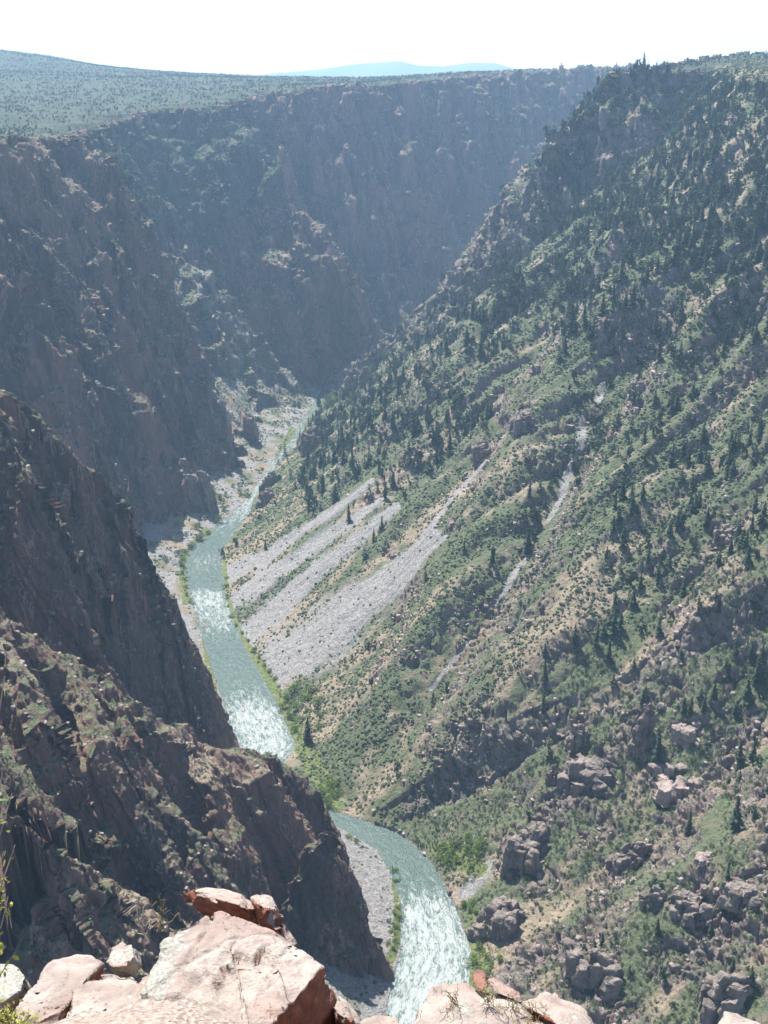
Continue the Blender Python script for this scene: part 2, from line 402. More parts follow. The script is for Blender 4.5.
        st = n3(x / 30, y / 30, z / 13, 55)
        d += np.tanh(st * 9) * (1.5 + 1.5 * far[s]) * lw
        st = n3(x / 9, y / 9, z / 6.0, 56)
        d += np.tanh(st * 8) * 0.9 * lw
        st = n3(x / 3.6, y / 3.6, z / 2.6, 60)
        d += np.tanh(st * 6) * 0.45
        disp[s] = d
    disp -= 5.5 + 6.5 * far
    disp *= rockbase * smooth(-1, 14, Z) * smooth(7000, 4000, R)
    blk = np.zeros(X.shape, np.float32)
    hr = (I == HILL) * hillrock * (1 - SC)
    for a in range(0, nR, step):
        s = slice(a, a + step)
        b = n3(X[s] / 9, Y[s] / 9, Z[s] / 7, 57)
        blk[s] = np.tanh(np.maximum(b + 0.1, 0) * 5) * 2.6 + np.tanh(np.maximum(n3(X[s] / 4, Y[s] / 4, Z[s] / 3.4, 58) - 0.05, 0) * 6) * 1.3
    disp += blk * hr
    disp += (n2(X / 5, Y / 5, 59) * 0.5) * (Z > 0.3) * (I != TABLE)
    P += N * disp[..., None]
    N2 = normals(P)
    return P, N2, I, rockbase, SC, R

SCREE = [  # streaks of loose stone down the hillside: picture polyline with half width
    ([(434, 534, 6), (405, 566, 12), (360, 606, 20), (315, 640, 26), (284, 664, 21), (280, 682, 7)],),
    ([(396, 506, 4), (350, 546, 7), (318, 570, 8), (280, 606, 12), (252, 632, 13), (238, 642, 8)],),
    ([(384, 498, 3), (345, 525, 6), (300, 555, 7), (262, 584, 9), (230, 604, 8)],),
    ([(372, 482, 3), (335, 510, 4), (300, 532, 4), (262, 560, 7), (226, 574, 8)],),
    ([(486, 460, 1.4), (468, 482, 1.8), (450, 500, 2), (436, 520, 2.5), (420, 540, 4)],),
    ([(446, 536, 2), (425, 555, 3), (405, 575, 4)],),
    ([(583, 418, 3), (582, 432, 5), (580, 448, 3)],),
    ([(576, 455, 2), (566, 478, 4), (561, 500, 3), (548, 520, 2)],),
    ([(528, 556, 2), (515, 572, 3), (505, 590, 3), (490, 610, 2)],),
    ([(470, 640, 2), (452, 662, 2), (430, 690, 2)],),
    ([(604, 384, 3), (598, 400, 4)],),
    ([(490, 864, 4), (478, 880, 7), (466, 893, 7)],),
]
LUSH = [([(206, 532, 4), (196, 545, 5), (186, 558, 4), (183, 575, 4), (186, 600, 4)],), ([(204, 640, 2), (209, 665, 3), (214, 690, 3)],), ([(224, 560, 2), (227, 600, 3), (240, 636, 3), (262, 668, 4), (284, 706, 6), (302, 742, 9), (318, 775, 9), (334, 806, 8)],), ([(393, 862, 3), (399, 900, 4), (396, 940, 4), (388, 965, 4)],), ([(440, 850, 8), (462, 858, 14), (478, 868, 8)],), ([(472, 905, 4), (474, 950, 8), (480, 985, 12)],), ([(326, 405, 4), (334, 396, 5)],), ([(292, 430, 3), (286, 445, 3), (278, 456, 3)],)]
def scree_mask(u, v, strokes=None):
    m = np.zeros(u.shape, np.float32)
    wob = 0
    for (pts,) in (strokes or SCREE):
        P = np.array(pts, float)
        sel = (u > P[:, 0].min() - 30) & (u < P[:, 0].max() + 30) & (v > P[:, 1].min() - 30) & (v < P[:, 1].max() + 30)
        us, vs = u[sel].astype(np.float32), v[sel].astype(np.float32)
        if us.size == 0: continue
        dd, _, par = polyline_dist(us, vs, pts)
        w = np.interp(par, np.arange(len(P)), P[:, 2])
        k = n2((us + vs) / 9, (us - vs) / 60, 71) * 0.45 + n2(us / 4, vs / 4, 72) * 0.25
        m[sel] = np.maximum(m[sel], smooth(1.5, 0.65, dd / w + k))
    return m

P, N, I, ROCK, SC, R = build_terrain()
print('terrain', P.shape, round(time.time() - T0, 1))
U, V, D = project(P[..., 0], P[..., 1], P[..., 2])

# ---------------------------------------------------------------- material helpers
def new_mat(name):
    m = bpy.data.materials.new(name); m.use_nodes = True
    nt = m.node_tree
    for n in list(nt.nodes): nt.nodes.remove(n)
    return m, nt
class NB:
    def __init__(s, nt): s.nt = nt
    def node(s, t, **kw):
        n = s.nt.nodes.new(t)
        for k, v in kw.items():
            if k.startswith('i_'): n.inputs[k[2:]].default_value = v
            else: setattr(n, k, v)
        return n
    def link(s, a, b): s.nt.links.new(a, b)
    def noise(s, vec, scale, detail=6, rough=0.6, dist=0.0):
        n = s.node('ShaderNodeTexNoise'); n.inputs['Scale'].default_value = scale; n.inputs['Detail'].default_value = detail
        n.inputs['Roughness'].default_value = rough; n.inputs['Distortion'].default_value = dist
        s.link(vec, n.inputs['Vector']); return n.outputs['Fac']
    def vor(s, vec, scale, feature='F1', out='Distance'):
        n = s.node('ShaderNodeTexVoronoi', feature=feature); n.inputs['Scale'].default_value = scale
        s.link(vec, n.inputs['Vector']); return n.outputs[out]
    def mapping(s, vec, scale, rot=(0, 0, 0)):
        n = s.node('ShaderNodeMapping'); n.inputs['Scale'].default_value = scale; n.inputs['Rotation'].default_value = rot
        s.link(vec, n.inputs['Vector']); return n.outputs['Vector']
    def ramp(s, fac, a, b):
        n = s.node('ShaderNodeMapRange', interpolation_type='SMOOTHSTEP'); n.inputs['From Min'].default_value = a; n.inputs['From Max'].default_value = b
        s.link(fac, n.inputs['Value']); return n.outputs['Result']
    def math(s, op, a, b=None, clamp=False):
        n = s.node('ShaderNodeMath', operation=op, use_clamp=clamp)
        for i, x in enumerate((a, b)):
            if x is None: continue
            if hasattr(x, 'links'): s.link(x, n.inputs[i])
            else: n.inputs[i].default_value = x
        return n.outputs[0]
    def mix(s, fac, a, b):
        n = s.node('ShaderNodeMix', data_type='RGBA')
        for k, x in ((0, fac), (6, a), (7, b)):
            if hasattr(x, 'links'): s.link(x, n.inputs[k])
            else: n.inputs[k].default_value = x if k == 0 else (*x, 1)
        return n.outputs[2]
    def attr(s, name):
        return s.node('ShaderNodeAttribute', attribute_name=name).outputs['Fac']
    def pos(s):
        return s.node('ShaderNodeNewGeometry').outputs['Position']
    def out(s, color, rough=0.9, bump=None, bstr=1.0, bdist=1.0, spec=0.2):
        b = s.node('ShaderNodeBsdfPrincipled')
        for k, x in (('Base Color', color), ('Roughness', rough)):
            if hasattr(x, 'links'): s.link(x, b.inputs[k])
            else: b.inputs[k].default_value = (*x, 1) if k == 'Base Color' else x
        b.inputs['Specular IOR Level'].default_value = spec
        if bump is not None:
            n = s.node('ShaderNodeBump'); n.inputs['Strength'].default_value = bstr; n.inputs['Distance'].default_value = bdist
            s.link(bump, n.inputs['Height']); s.link(n.outputs['Normal'], b.inputs['Normal'])
        o = s.node('ShaderNodeOutputMaterial'); s.link(b.outputs[0], o.inputs['Surface'])
        return b

def terrain_material():
    m, nt = new_mat('canyon land'); B = NB(nt)
    p = B.pos()
    rock, scree, veg = B.attr('rock'), B.attr('scree'), B.attr('veg')
    streak = B.mapping(p, (1, 1, 0.28), (0.12, -0.3, 0))
    r1 = B.noise(streak, 0.035, 7, 0.62, 0.6)
    r2 = B.noise(streak, 0.16, 6, 0.65)
    r3 = B.noise(p, 0.7, 5, 0.7)
    r4 = B.noise(p, 2.2, 3, 0.7)
    c = B.mix(B.ramp(r1, 0.38, 0.62), (0.120, 0.082, 0.070), (0.250, 0.150, 0.118))
    c = B.mix(B.math('MULTIPLY', B.ramp(r2, 0.56, 0.72), 0.65), c, (0.36, 0.215, 0.17))
    c = B.mix(B.math('MULTIPLY', B.ramp(r2, 0.46, 0.30), 0.7), c, (0.07, 0.058, 0.056))
    c = B.mix(B.math('MULTIPLY', B.ramp(r3, 0.55, 0.75), 0.55), c, (0.34, 0.29, 0.255))
    c = B.mix(B.math('MULTIPLY', B.ramp(r4, 0.5, 0.3), 0.5), c, (0.07, 0.06, 0.055))
    vein = B.noise(B.mapping(p, (1, 1, 0.22), (0.35, -0.55, 0.4)), 0.022, 5, 0.55, 1.2)
    vein = B.math('ABSOLUTE', B.math('SUBTRACT', vein, 0.5))
    c = B.mix(B.math('MULTIPLY', B.ramp(vein, 0.012, 0.003), 0.55), c, (0.42, 0.32, 0.28))
    big_ = B.noise(streak, 0.012, 4, 0.6, 0.8)
    c = B.mix(B.math('MULTIPLY', B.ramp(big_, 0.52, 0.64), 0.45), c, (0.30, 0.17, 0.13))
    c = B.mix(B.math('MULTIPLY', B.ramp(big_, 0.46, 0.36), 0.45), c, (0.085, 0.08, 0.085))
    c = B.mix(B.math('MULTIPLY', B.attr('greyer'), 0.55), c, B.mix(B.ramp(r2, 0.35, 0.62), (0.18, 0.162, 0.150), (0.37, 0.33, 0.305)))
    # soil, dry grass and green cover between the rocks
    s1 = B.noise(p, 0.05, 6, 0.65); s2 = B.noise(p, 0.45, 5, 0.7)
    soil = B.mix(B.ramp(s2, 0.35, 0.68), (0.22, 0.175, 0.125), (0.40, 0.325, 0.24))
    green = B.mix(B.ramp(s2, 0.35, 0.65), (0.080, 0.098, 0.055), (0.165, 0.182, 0.105))
    gfac = B.ramp(B.math('ADD', B.math('MULTIPLY', veg, 1.0), B.math('MULTIPLY', B.math('SUBTRACT', s2, 0.5), 1.3)), 0.22, 0.52)
    ground = B.mix(gfac, soil, green)
    ground = B.mix(B.math('MULTIPLY', B.attr('woods'), 0.9), ground, B.mix(B.ramp(B.noise(p, 0.03, 7, 0.75), 0.35, 0.65), (0.034, 0.050, 0.033), (0.085, 0.098, 0.060)))
    ground = B.mix(B.ramp(B.math('ADD', B.attr('lush'), B.math('MULTIPLY', B.math('SUBTRACT', s2, 0.5), 0.8)), 0.35, 0.6), ground, B.mix(B.ramp(s2, 0.35, 0.65), (0.100, 0.130, 0.045), (0.195, 0.220, 0.085)))
    rfac = B.ramp(B.math('ADD', rock, B.math('MULTIPLY', B.math('SUBTRACT', s2, 0.5), 0.9)), 0.33, 0.55)
    # level shelves on the cliffs hold soil and bushes
    nz = B.node('ShaderNodeSeparateXYZ'); B.link(B.node('ShaderNodeNewGeometry').outputs['Normal'], nz.inputs[0])
    c = B.mix(rfac, ground, c)
    v1 = B.vor(p, 0.85, 'F1', 'Color')
    vv = B.node('ShaderNodeSeparateColor'); B.link(v1, vv.inputs[0])
    sc = B.mix(vv.outputs[0], (0.19, 0.180, 0.174), (0.36, 0.345, 0.338))
    sc = B.mix(B.math('MULTIPLY', B.ramp(s2, 0.6, 0.75), 0.5), sc, (0.13, 0.14, 0.07))
    c = B.mix(B.math('MULTIPLY', scree, B.math('SUBTRACT', 1.0, B.ramp(B.attr('lush'), 0.3, 0.6)), True), c, sc)
    h = B.math('ADD', B.math('MULTIPLY', r3, 1.2), B.math('ADD', B.math('MULTIPLY', r4, 0.5), B.math('MULTIPLY', r2, 3.0)))
    B.out(c, 0.92, h, 1.0, 1.3, 0.15)
    return m
MAT_LAND = terrain_material()

def set_props(o, label=None, category=None, group=None, kind=None):
    if label: o['label'] = label
    if category: o['category'] = category
    if group: o['group'] = group
    if kind: o['kind'] = kind
    return o

def mesh_from_arrays(name, verts, faces, mat=None, smooth_shade=True, attrs=None):
    me = bpy.data.meshes.new(name)
    nv, nf = len(verts), len(faces)
    k = faces.shape[1]
    me.vertices.add(nv); me.vertices.foreach_set('co', np.ascontiguousarray(verts, np.float32).ravel())
    me.loops.add(nf * k); me.loops.foreach_set('vertex_index', np.ascontiguousarray(faces, np.int32).ravel())
    me.polygons.add(nf); me.polygons.foreach_set('loop_start', np.arange(0, nf * k, k, dtype=np.int32))
    me.polygons.foreach_set('use_smooth', np.full(nf, smooth_shade, bool))
    for an, av in (attrs or {}).items():
        a = me.attributes.new(an, 'FLOAT', 'POINT'); a.data.foreach_set('value', np.ascontiguousarray(av, np.float32).ravel())
    me.update(calc_edges=True)
    if mat: me.materials.append(mat)
    return me
def link(name, me, parent=None):
    o = bpy.data.objects.new(name, me); col.objects.link(o)
    if parent: o.parent = parent
    return o

# green cover: more on level ground and in gullies
nz = N[..., 2]
VEG = np.clip(0.25 + 0.9 * smooth(0.45, 0.85, nz) * (0.55 + 0.9 * n2(P[..., 0] / 60, P[..., 1] / 60, 81) + 0.5 * n2(P[..., 0] / 18, P[..., 1] / 18, 82)), 0, 1)
VEG = np.where(I == HILL, np.clip(0.55 + 0.75 * n2((P[..., 1] * 0.886 - P[..., 0] * 0.46) / 24, (P[..., 0] - toe(P[..., 1])) / 170, 85) + 0.4 * n2(P[..., 0] / 14, P[..., 1] / 14, 82), 0, 1), VEG)
VEG = np.where(I == TABLE, 0.75 + 0.4 * n2(P[..., 0] / 90, P[..., 1] / 60, 83), VEG)
VEG = np.where((I == FLOOR), VEG * 0.45, VEG)
VEG = np.where(np.isin(I, (NEAR, NEXT)), VEG * 0.8, np.where(I == FARLEFT, VEG * 0.6, VEG))
LUSHM = scree_mask(U, V, LUSH) * (np.isin(I, (HILL, FLOOR))) * (P[..., 2] > 0.3) * (P[..., 2] < 60)
WOODED = inside(U, V, [(85, 130), (150, 118), (225, 104), (262, 120), (282, 165), (285, 205), (255, 205), (215, 250), (150, 235), (118, 185)]) & np.isin(I, (FARLEFT, BACK, TABLE)) & (P[..., 1] > 1500)
VEG = np.where(WOODED, np.maximum(VEG, 0.8), VEG)
rockm = np.clip(np.where(np.isin(I, (NEAR, NEXT, FARLEFT, BACK)), smooth(0.88, 0.60, nz), np.maximum(ROCK * 0.52, smooth(0.62, 0.40, nz) * 0.85)), 0, 1) * (1 - SC)
rockm = np.where(WOODED, rockm * 0.35, rockm)
rockm = np.where(I == TABLE, smooth(0.75, 0.5, nz), rockm)
OPEN = inside(U + 6 * n2(P[..., 0] / 30, P[..., 1] / 30, 86), V, [(190, 258), (214, 266), (236, 305), (258, 340), (288, 368), (318, 394), (312, 412), (292, 430), (262, 440), (244, 430), (228, 385), (205, 335)]) & (P[..., 1] > 1380)
rockm = np.where(OPEN, rockm * smooth(-0.2, 0.3, n2(P[..., 0] / 22, P[..., 1] / 22, 87)), rockm)
VEG = np.where(OPEN, 0.45 + 0.5 * n2(P[..., 0] / 25, P[..., 1] / 25, 88), VEG)
woods_ = np.where(I == TABLE, 1.0, WOODED * 0.7)
scm = np.maximum(SC, np.where((I == FLOOR) & (P[..., 1] < 1900), smooth(-0.3, 0.05, n2(P[..., 0] / 30, P[..., 1] / 30, 84) + 0.05 + 0.5 * (P[..., 1] < 720) - 0.25 * (P[..., 1] > 1330)) * 0.9, 0))
scm = np.where(OPEN, np.maximum(scm, 0.7 * smooth(0.0, 0.25, n2(P[..., 0] / 18, P[..., 1] / 18, 89))), scm)  # rubble tone, made paler to put sunlight into this slope's colour

def split_land():
    H_, W_ = I.shape
    idx = np.arange(H_ * W_).reshape(H_, W_)
    a, b, c, d = idx[:-1, :-1].ravel(), idx[:-1, 1:].ravel(), idx[1:, 1:].ravel(), idx[1:, :-1].ravel()
    fid = I[:-1, :-1].ravel()
    Pf = P.reshape(-1, 3)
    names = {NEAR: ('near_spur', 'craggy brown rock spur in the near left, its ribs running down to the gravel bar'),
             NEXT: ('dark_spur', 'steep dark brown spur in shade behind the near spur, falling to the rapids'),
             FARLEFT: ('canyon_wall', 'tall ribbed purple brown canyon wall on the left beyond the rapids'),
             BACK: ('great_wall', 'huge bluish cliff closing the view where the canyon bends'),
             HILL: ('hillside', 'long green scrubby hillside with grey scree on the right of the river'),
             FLOOR: ('canyon_floor', 'pale stony foot slopes and river bed along the canyon bottom'),
             TABLE: ('plateau', 'flat wooded plateau above the canyon rims rising to a low hill')}
    for k, (nm, lab) in names.items():
        f = fid == k
        F = np.stack([a[f], b[f], c[f], d[f]], 1)
        used, inv = np.unique(F, return_inverse=True)
        me = mesh_from_arrays(nm, Pf[used], inv.reshape(F.shape), MAT_LAND, True,
                              {'rock': rockm.ravel()[used], 'scree': scm.ravel()[used], 'veg': VEG.ravel()[used], 'lush': LUSHM.ravel()[used], 'woods': woods_.ravel()[used], 'greyer': (I == HILL).astype(np.float32).ravel()[used]})
        o = link(nm, me); set_props(o, lab, 'terrain', None, 'structure')
split_land()
print('land', round(time.time() - T0, 1))

# ---------------------------------------------------------------- what can be seen, and where things stand
_ang = (P[..., 2] - EYE) / np.maximum(np.hypot(P[..., 0], P[..., 1]), 1)
_run = np.maximum.accumulate(_ang, axis=0)
VIS = (_ang >= _run - 0.012)
FRAME = (U > -60) & (U < 828) & (V > -20) & (V < 1080)
_e1 = np.linalg.norm(np.gradient(P, axis=0), axis=-1); _e2 = np.linalg.norm(np.gradient(P, axis=1), axis=-1)
AREA = np.linalg.norm(np.cross(np.gradient(P, axis=0), np.gradient(P, axis=1)), axis=-1)
_sel = np.where(((_ang >= _run - 0.002) & FRAME).ravel())[0]
_sel = _sel[np.argsort(-D.ravel()[_sel])]
PIX = np.full((1100, 900), -1, np.int64)
PIX[np.clip(V.ravel()[_sel] + 10, 0, 1099).astype(int), np.clip(U.ravel()[_sel] + 60, 0, 899).astype(int)] = _sel
PF = P.reshape(-1, 3)
def spot(u, v):
    """the place on the land at a place of the photograph"""
    for rad in range(0, 14):
        w_ = PIX[max(0, int(v) + 10 - rad):int(v) + 11 + rad, max(0, int(u) + 60 - rad):int(u) + 61 + rad]
        w_ = w_[w_ >= 0]
        if len(w_): return Vector(PF[w_[len(w_) // 2]].tolist())
    return Vector(at_y(u, v, 800))
def px_per_m(p): return FPX / max(1.0, p[1] * CP - (p[2] - EYE) * SP)

def scatter(density, n_max, jitter=1.0):
    """random places on the land, per square metre density given for every vertex"""
    w_ = (density * AREA * VIS * FRAME).ravel()
    n = min(int(w_.sum()), n_max)
    if n <= 0: return np.zeros((0, 3)), np.zeros(0, int)
    c = np.cumsum(w_); k = np.searchsorted(c, rng.random(n) * c[-1])
    k = np.minimum(k, len(w_) - 1)
    p = PF[k].astype(float)
    return p, k

# ---------------------------------------------------------------- plant and stone shapes
def foliage_material(name, dark, light, trans=0.0):
    m, nt = new_mat(name); B = NB(nt)
    tone = B.attr('tone'); rnd = B.node('ShaderNodeObjectInfo').outputs['Random']
    p = B.pos()
    nn = B.noise(p, 0.6, 3, 0.6)
    f = B.math('ADD', B.math('MULTIPLY', B.math('ADD', tone, B.math('MULTIPLY', rnd, 0.35)), 0.75), B.math('MULTIPLY', B.math('SUBTRACT', nn, 0.5), 0.7), True)
    c = B.mix(f, dark, light)
    b = B.out(c, 0.85, None, spec=0.15)
    if trans:
        t = B.node('ShaderNodeBsdfTranslucent'); B.link(c, t.inputs['Color'])
        mx = B.node('ShaderNodeMixShader'); mx.inputs[0].default_value = trans
        o = [n for n in nt.nodes if n.type == 'OUTPUT_MATERIAL'][0]
        B.link(b.outputs[0], mx.inputs[1]); B.link(t.outputs[0], mx.inputs[2]); B.link(mx.outputs[0], o.inputs['Surface'])
    return m
M_CONIFER = foliage_material('conifer needles', (0.026, 0.042, 0.028), (0.075, 0.102, 0.060), 0.18)
M_SCRUB = foliage_material('oak scrub leaves', (0.044, 0.062, 0.036), (0.118, 0.143, 0.078), 0.2)
M_RIVER = foliage_material('riverside leaves', (0.085, 0.135, 0.032), (0.21, 0.28, 0.075), 0.3)
M_DRY = foliage_material('dry grass', (0.22, 0.18, 0.09), (0.42, 0.36, 0.20), 0.2)
def bark_material():
    m, nt = new_mat('bark'); B = NB(nt); p = B.pos()
    n = B.noise(p, 2.0, 4, 0.6); B.out(B.mix(n, (0.05, 0.035, 0.025), (0.16, 0.11, 0.08)), 0.9, n, 0.6, 0.1)
    return m
M_BARK = bark_material()
def rock_material(name, dark, mid, pale, scale=1.0):
    m, nt = new_mat(name); B = NB(nt)
    p = B.pos()
    st = B.mapping(p, (1, 1, 0.35), (0.12, -0.3, 0))
    r1 = B.noise(st, 0.10 * scale, 6, 0.65, 0.5); r2 = B.noise(st, 0.5 * scale, 6, 0.7); r3 = B.noise(p, 2.0 * scale, 4, 0.7)
    c = B.mix(B.ramp(r1, 0.36, 0.64), dark, mid)
    c = B.mix(B.math('MULTIPLY', B.ramp(r2, 0.52, 0.70), 0.75), c, pale)
    c = B.mix(B.math('MULTIPLY', B.ramp(r2, 0.44, 0.30), 0.6), c, tuple(x * 0.45 for x in dark))
    c = B.mix(B.math('MULTIPLY', B.ramp(r3, 0.5, 0.3), 0.4), c, tuple(x * 0.6 for x in dark))
    h = B.math('ADD', B.math('MULTIPLY', r2, 2.0), r3)
    B.out(c, 0.9, h, 1.0, 0.6 / scale, 0.2)
    return m
M_CRAG = rock_material('crag stone', (0.145, 0.122, 0.106), (0.29, 0.238, 0.205), (0.42, 0.365, 0.325))
M_PALE = rock_material('pale broken stone', (0.22, 0.17, 0.15), (0.40, 0.32, 0.28), (0.54, 0.47, 0.43))

def ico(sub):
    bm = bmesh.new(); bmesh.ops.create_icosphere(bm, subdivisions=sub, radius=1.0)
    v = np.array([x.co[:] for x in bm.verts]); f = np.array([[q.index for q in x.verts] for x in bm.faces]); bm.free()
    return v, f
ICO1, ICO2 = ico(1), ico(2)

def blob(base, seed, squash=0.75, rough=0.35):
    v, f = base
    k = 1 + rough * n3(v[:, 0] * 1.6, v[:, 1] * 1.6, v[:, 2] * 1.6, seed) + rough * 0.7 * n3(v[:, 0] * 4, v[:, 1] * 4, v[:, 2] * 4, seed + 1)
    v = v * k[:, None]; v = v * np.array([1, 1, squash]); v[:, 2] += squash * 0.55
    return v, f

def leaf_clump(n, leaf, seed, shape=(1, 1, 0.8), lobes=6):
    """many small leaf sprays filling several lobes"""
    r = np.random.default_rng(seed)
    cs = r.normal(size=(lobes, 3)) * np.array([0.42, 0.42, 0.30]); cs[:, 2] = np.abs(cs[:, 2]) + 0.45
    rad = r.uniform(0.32, 0.6, lobes)
    k = r.integers(0, lobes, n)
    d = r.normal(size=(n, 3)); d /= np.linalg.norm(d, axis=1)[:, None]
    c = cs[k] + d * (rad[k] * r.uniform(0.55, 1.08, n))[:, None]
    c[:, 2] = np.maximum(c[:, 2], 0.03)
    nrm = d + r.normal(size=(n, 3)) * 0.6; nrm /= np.linalg.norm(nrm, axis=1)[:, None]
    t = np.cross(nrm, r.normal(size=(n, 3))); t /= np.linalg.norm(t, axis=1)[:, None]
    b = np.cross(nrm, t)
    s = (leaf * r.uniform(0.6, 1.3, n))[:, None]
    q = np.stack([c - t * s, c - b * s * 0.6, c + t * s, c + b * s * 0.6], 1) * np.array(shape)
    f = np.arange(4 * n).reshape(n, 4)
    return q.reshape(-1, 3), f, np.repeat(r.random(n), 4)

def conifer_arrays(seed, tiers, blades):
    """crown of drooping branch sprays, unit height; some branches missing"""
    r = np.random.default_rng(seed)
    V_, F_ = [], []
    base = r.uniform(0.08, 0.16)
    for i in range(tiers):
        h = base + (1 - base) * (i / tiers) ** 0.92
        R_ = (0.165 * (1 - (h - base) / (1 - base)) ** 0.8 + 0.012) * r.uniform(0.72, 1.2)
        off = r.uniform(0, 6.28)
        for j in range(blades):
            if r.random() < 0.12: continue
            a = off + j * 6.283 / blades + r.uniform(-0.3, 0.3)
            L = R_ * r.uniform(0.65, 1.25); wd = 0.5 * L + 0.018
            ca, sa = math.cos(a), math.sin(a)
            top = h + 0.075 * r.uniform(0.7, 1.3) * (1.3 - h); tip = h - 0.035 * r.uniform(0.3, 1.5)
            o = len(V_)
            V_ += [(0, 0, top), (ca * L * 0.6 - sa * wd * 0.5, sa * L * 0.6 + ca * wd * 0.5, h - 0.005), (ca * L, sa * L, tip), (ca * L * 0.6 + sa * wd * 0.5, sa * L * 0.6 - ca * wd * 0.5, h - 0.005)]
            F_ += [(o, o + 1, o + 2), (o, o + 2, o + 3)]
    o = len(V_)
    V_ += [(0.012, 0, 0.93), (-0.008, 0.01, 0.93), (-0.006, -0.01, 0.93), (0, 0, 1.04)]
    F_ += [(o, o + 1, o + 3), (o + 1, o + 2, o + 3), (o + 2, o, o + 3)]
    return np.array(V_, float), np.array(F_)

def merge(templates, pos, sxy, sz, tone, name, mat, attr_smooth=False):
    n = len(pos); which = rng.integers(0, len(templates), n); rot = rng.uniform(0, 6.283, n)
    VV, FF, TT = [], [], []; o = 0
    for k, (tv, tf) in enumerate(templates):
        m = which == k
        if not m.any(): continue
        c, s_ = np.cos(rot[m]), np.sin(rot[m])
        x = (tv[None, :, 0] * c[:, None] - tv[None, :, 1] * s_[:, None]) * sxy[m][:, None] + pos[m][:, None, 0]
        y = (tv[None, :, 0] * s_[:, None] + tv[None, :, 1] * c[:, None]) * sxy[m][:, None] + pos[m][:, None, 1]
        z = tv[None, :, 2] * sz[m][:, None] + pos[m][:, None, 2]
        VV.append(np.stack([x, y, z], -1).reshape(-1, 3))
        cnt = int(m.sum())
        FF.append((tf[None] + (np.arange(cnt) * len(tv))[:, None, None] + o).reshape(-1, tf.shape[1])); o += cnt * len(tv)
        TT.append(np.repeat(tone[m], len(tv)))
    me = mesh_from_arrays(name, np.concatenate(VV), np.concatenate(FF), mat, attr_smooth, {'tone': np.concatenate(TT)})
    return link(name, me)

# ---------------------------------------------------------------- single crags and blocks
def crag_mesh(name, seed, mat, w, d, h, lean=(0, 0), sub=5, blocky=0.5, foot=0.35, columns=None):
    """a jointed crag: columns and blocks of unequal height standing together, cut up and worn, as one mesh"""
    r = np.random.default_rng(seed)
    n = columns or int(r.integers(12, 19))
    VV, FF, o = [], [], 0
    S = max(w, d, h)
    for c in range(n):
        if n == 1: cx = cy = 0.0; q = 1.0; top = 1.0
        else:
            a = c * 2.399 + r.uniform(-.3, .3); rad = 0.42 * math.sqrt((c + 0.3) / n)
            cx, cy = math.cos(a) * rad, math.sin(a) * rad
            q = r.uniform(0.26, 0.46); top = max(0.2, 1.05 - 1.5 * rad * r.uniform(0.4, 1.6)) if c else 1.0
        bm = bmesh.new()
        k = int(r.integers(4, 7)); ph = r.uniform(0, 6.28); tilt = r.uniform(-.18, .18, 2)
        ring = [(math.cos(ph + j * 6.283 / k + r.uniform(-.25, .25)) * q * r.uniform(.8, 1.1) / 2, math.sin(ph + j * 6.283 / k + r.uniform(-.25, .25)) * q * r.uniform(.8, 1.1) / 2) for j in range(k)]
        for lev, sc_ in ((-foot, 1.12), (top * 0.45, 1.0), (top * 0.86, r.uniform(0.85, 1.0)), (top, r.uniform(0.5, 0.8))):
            for x, y in ring:
                zz = lev + (x * tilt[0] + y * tilt[1]) * 1.5
                bm.verts.new(((cx + x * sc_) * w + lean[0] * max(zz, 0) * h, (cy + y * sc_) * d + lean[1] * max(zz, 0) * h, zz * h))
        ret = bmesh.ops.convex_hull(bm, input=bm.verts)
        dead = list({g for g in ret['geom_interior'] + ret['geom_unused'] if isinstance(g, bmesh.types.BMVert)})
        if dead: bmesh.ops.delete(bm, geom=dead, context='VERTS')
        bmesh.ops.bevel(bm, geom=list(bm.edges), offset=0.009 * S, segments=1, affect='EDGES')
        bmesh.ops.triangulate(bm, faces=bm.faces)
        for _ in range(sub):
            es = [e for e in bm.edges if e.calc_length() > S / 11]
            if not es: break
            bmesh.ops.subdivide_edges(bm, edges=es, cuts=1); bmesh.ops.triangulate(bm, faces=[f for f in bm.faces if len(f.verts) > 3])
        bm.normal_update()
        v = np.array([x.co[:] for x in bm.verts]); nn = np.array([x.normal[:] for x in bm.verts])
        x, y, z = (v / S * 3.2).T
        disp = -np.abs(n3(x * 1.3 + seed, y * 1.3, z * 0.7, seed % 50)) * 0.09 + np.tanh(n3(x * 1.6, y * 1.6, z * 3.2 + seed, seed % 31) * 7) * 0.022 + n3(x * 4, y * 4, z * 4, 3) * 0.03
        VV.append(v + nn * (disp * S)[:, None]); FF.append(np.array([[t.index for t in f.verts] for f in bm.faces]) + o); o += len(v); bm.free()
    return mesh_from_arrays(name, np.concatenate(VV), np.concatenate(FF), mat, False)

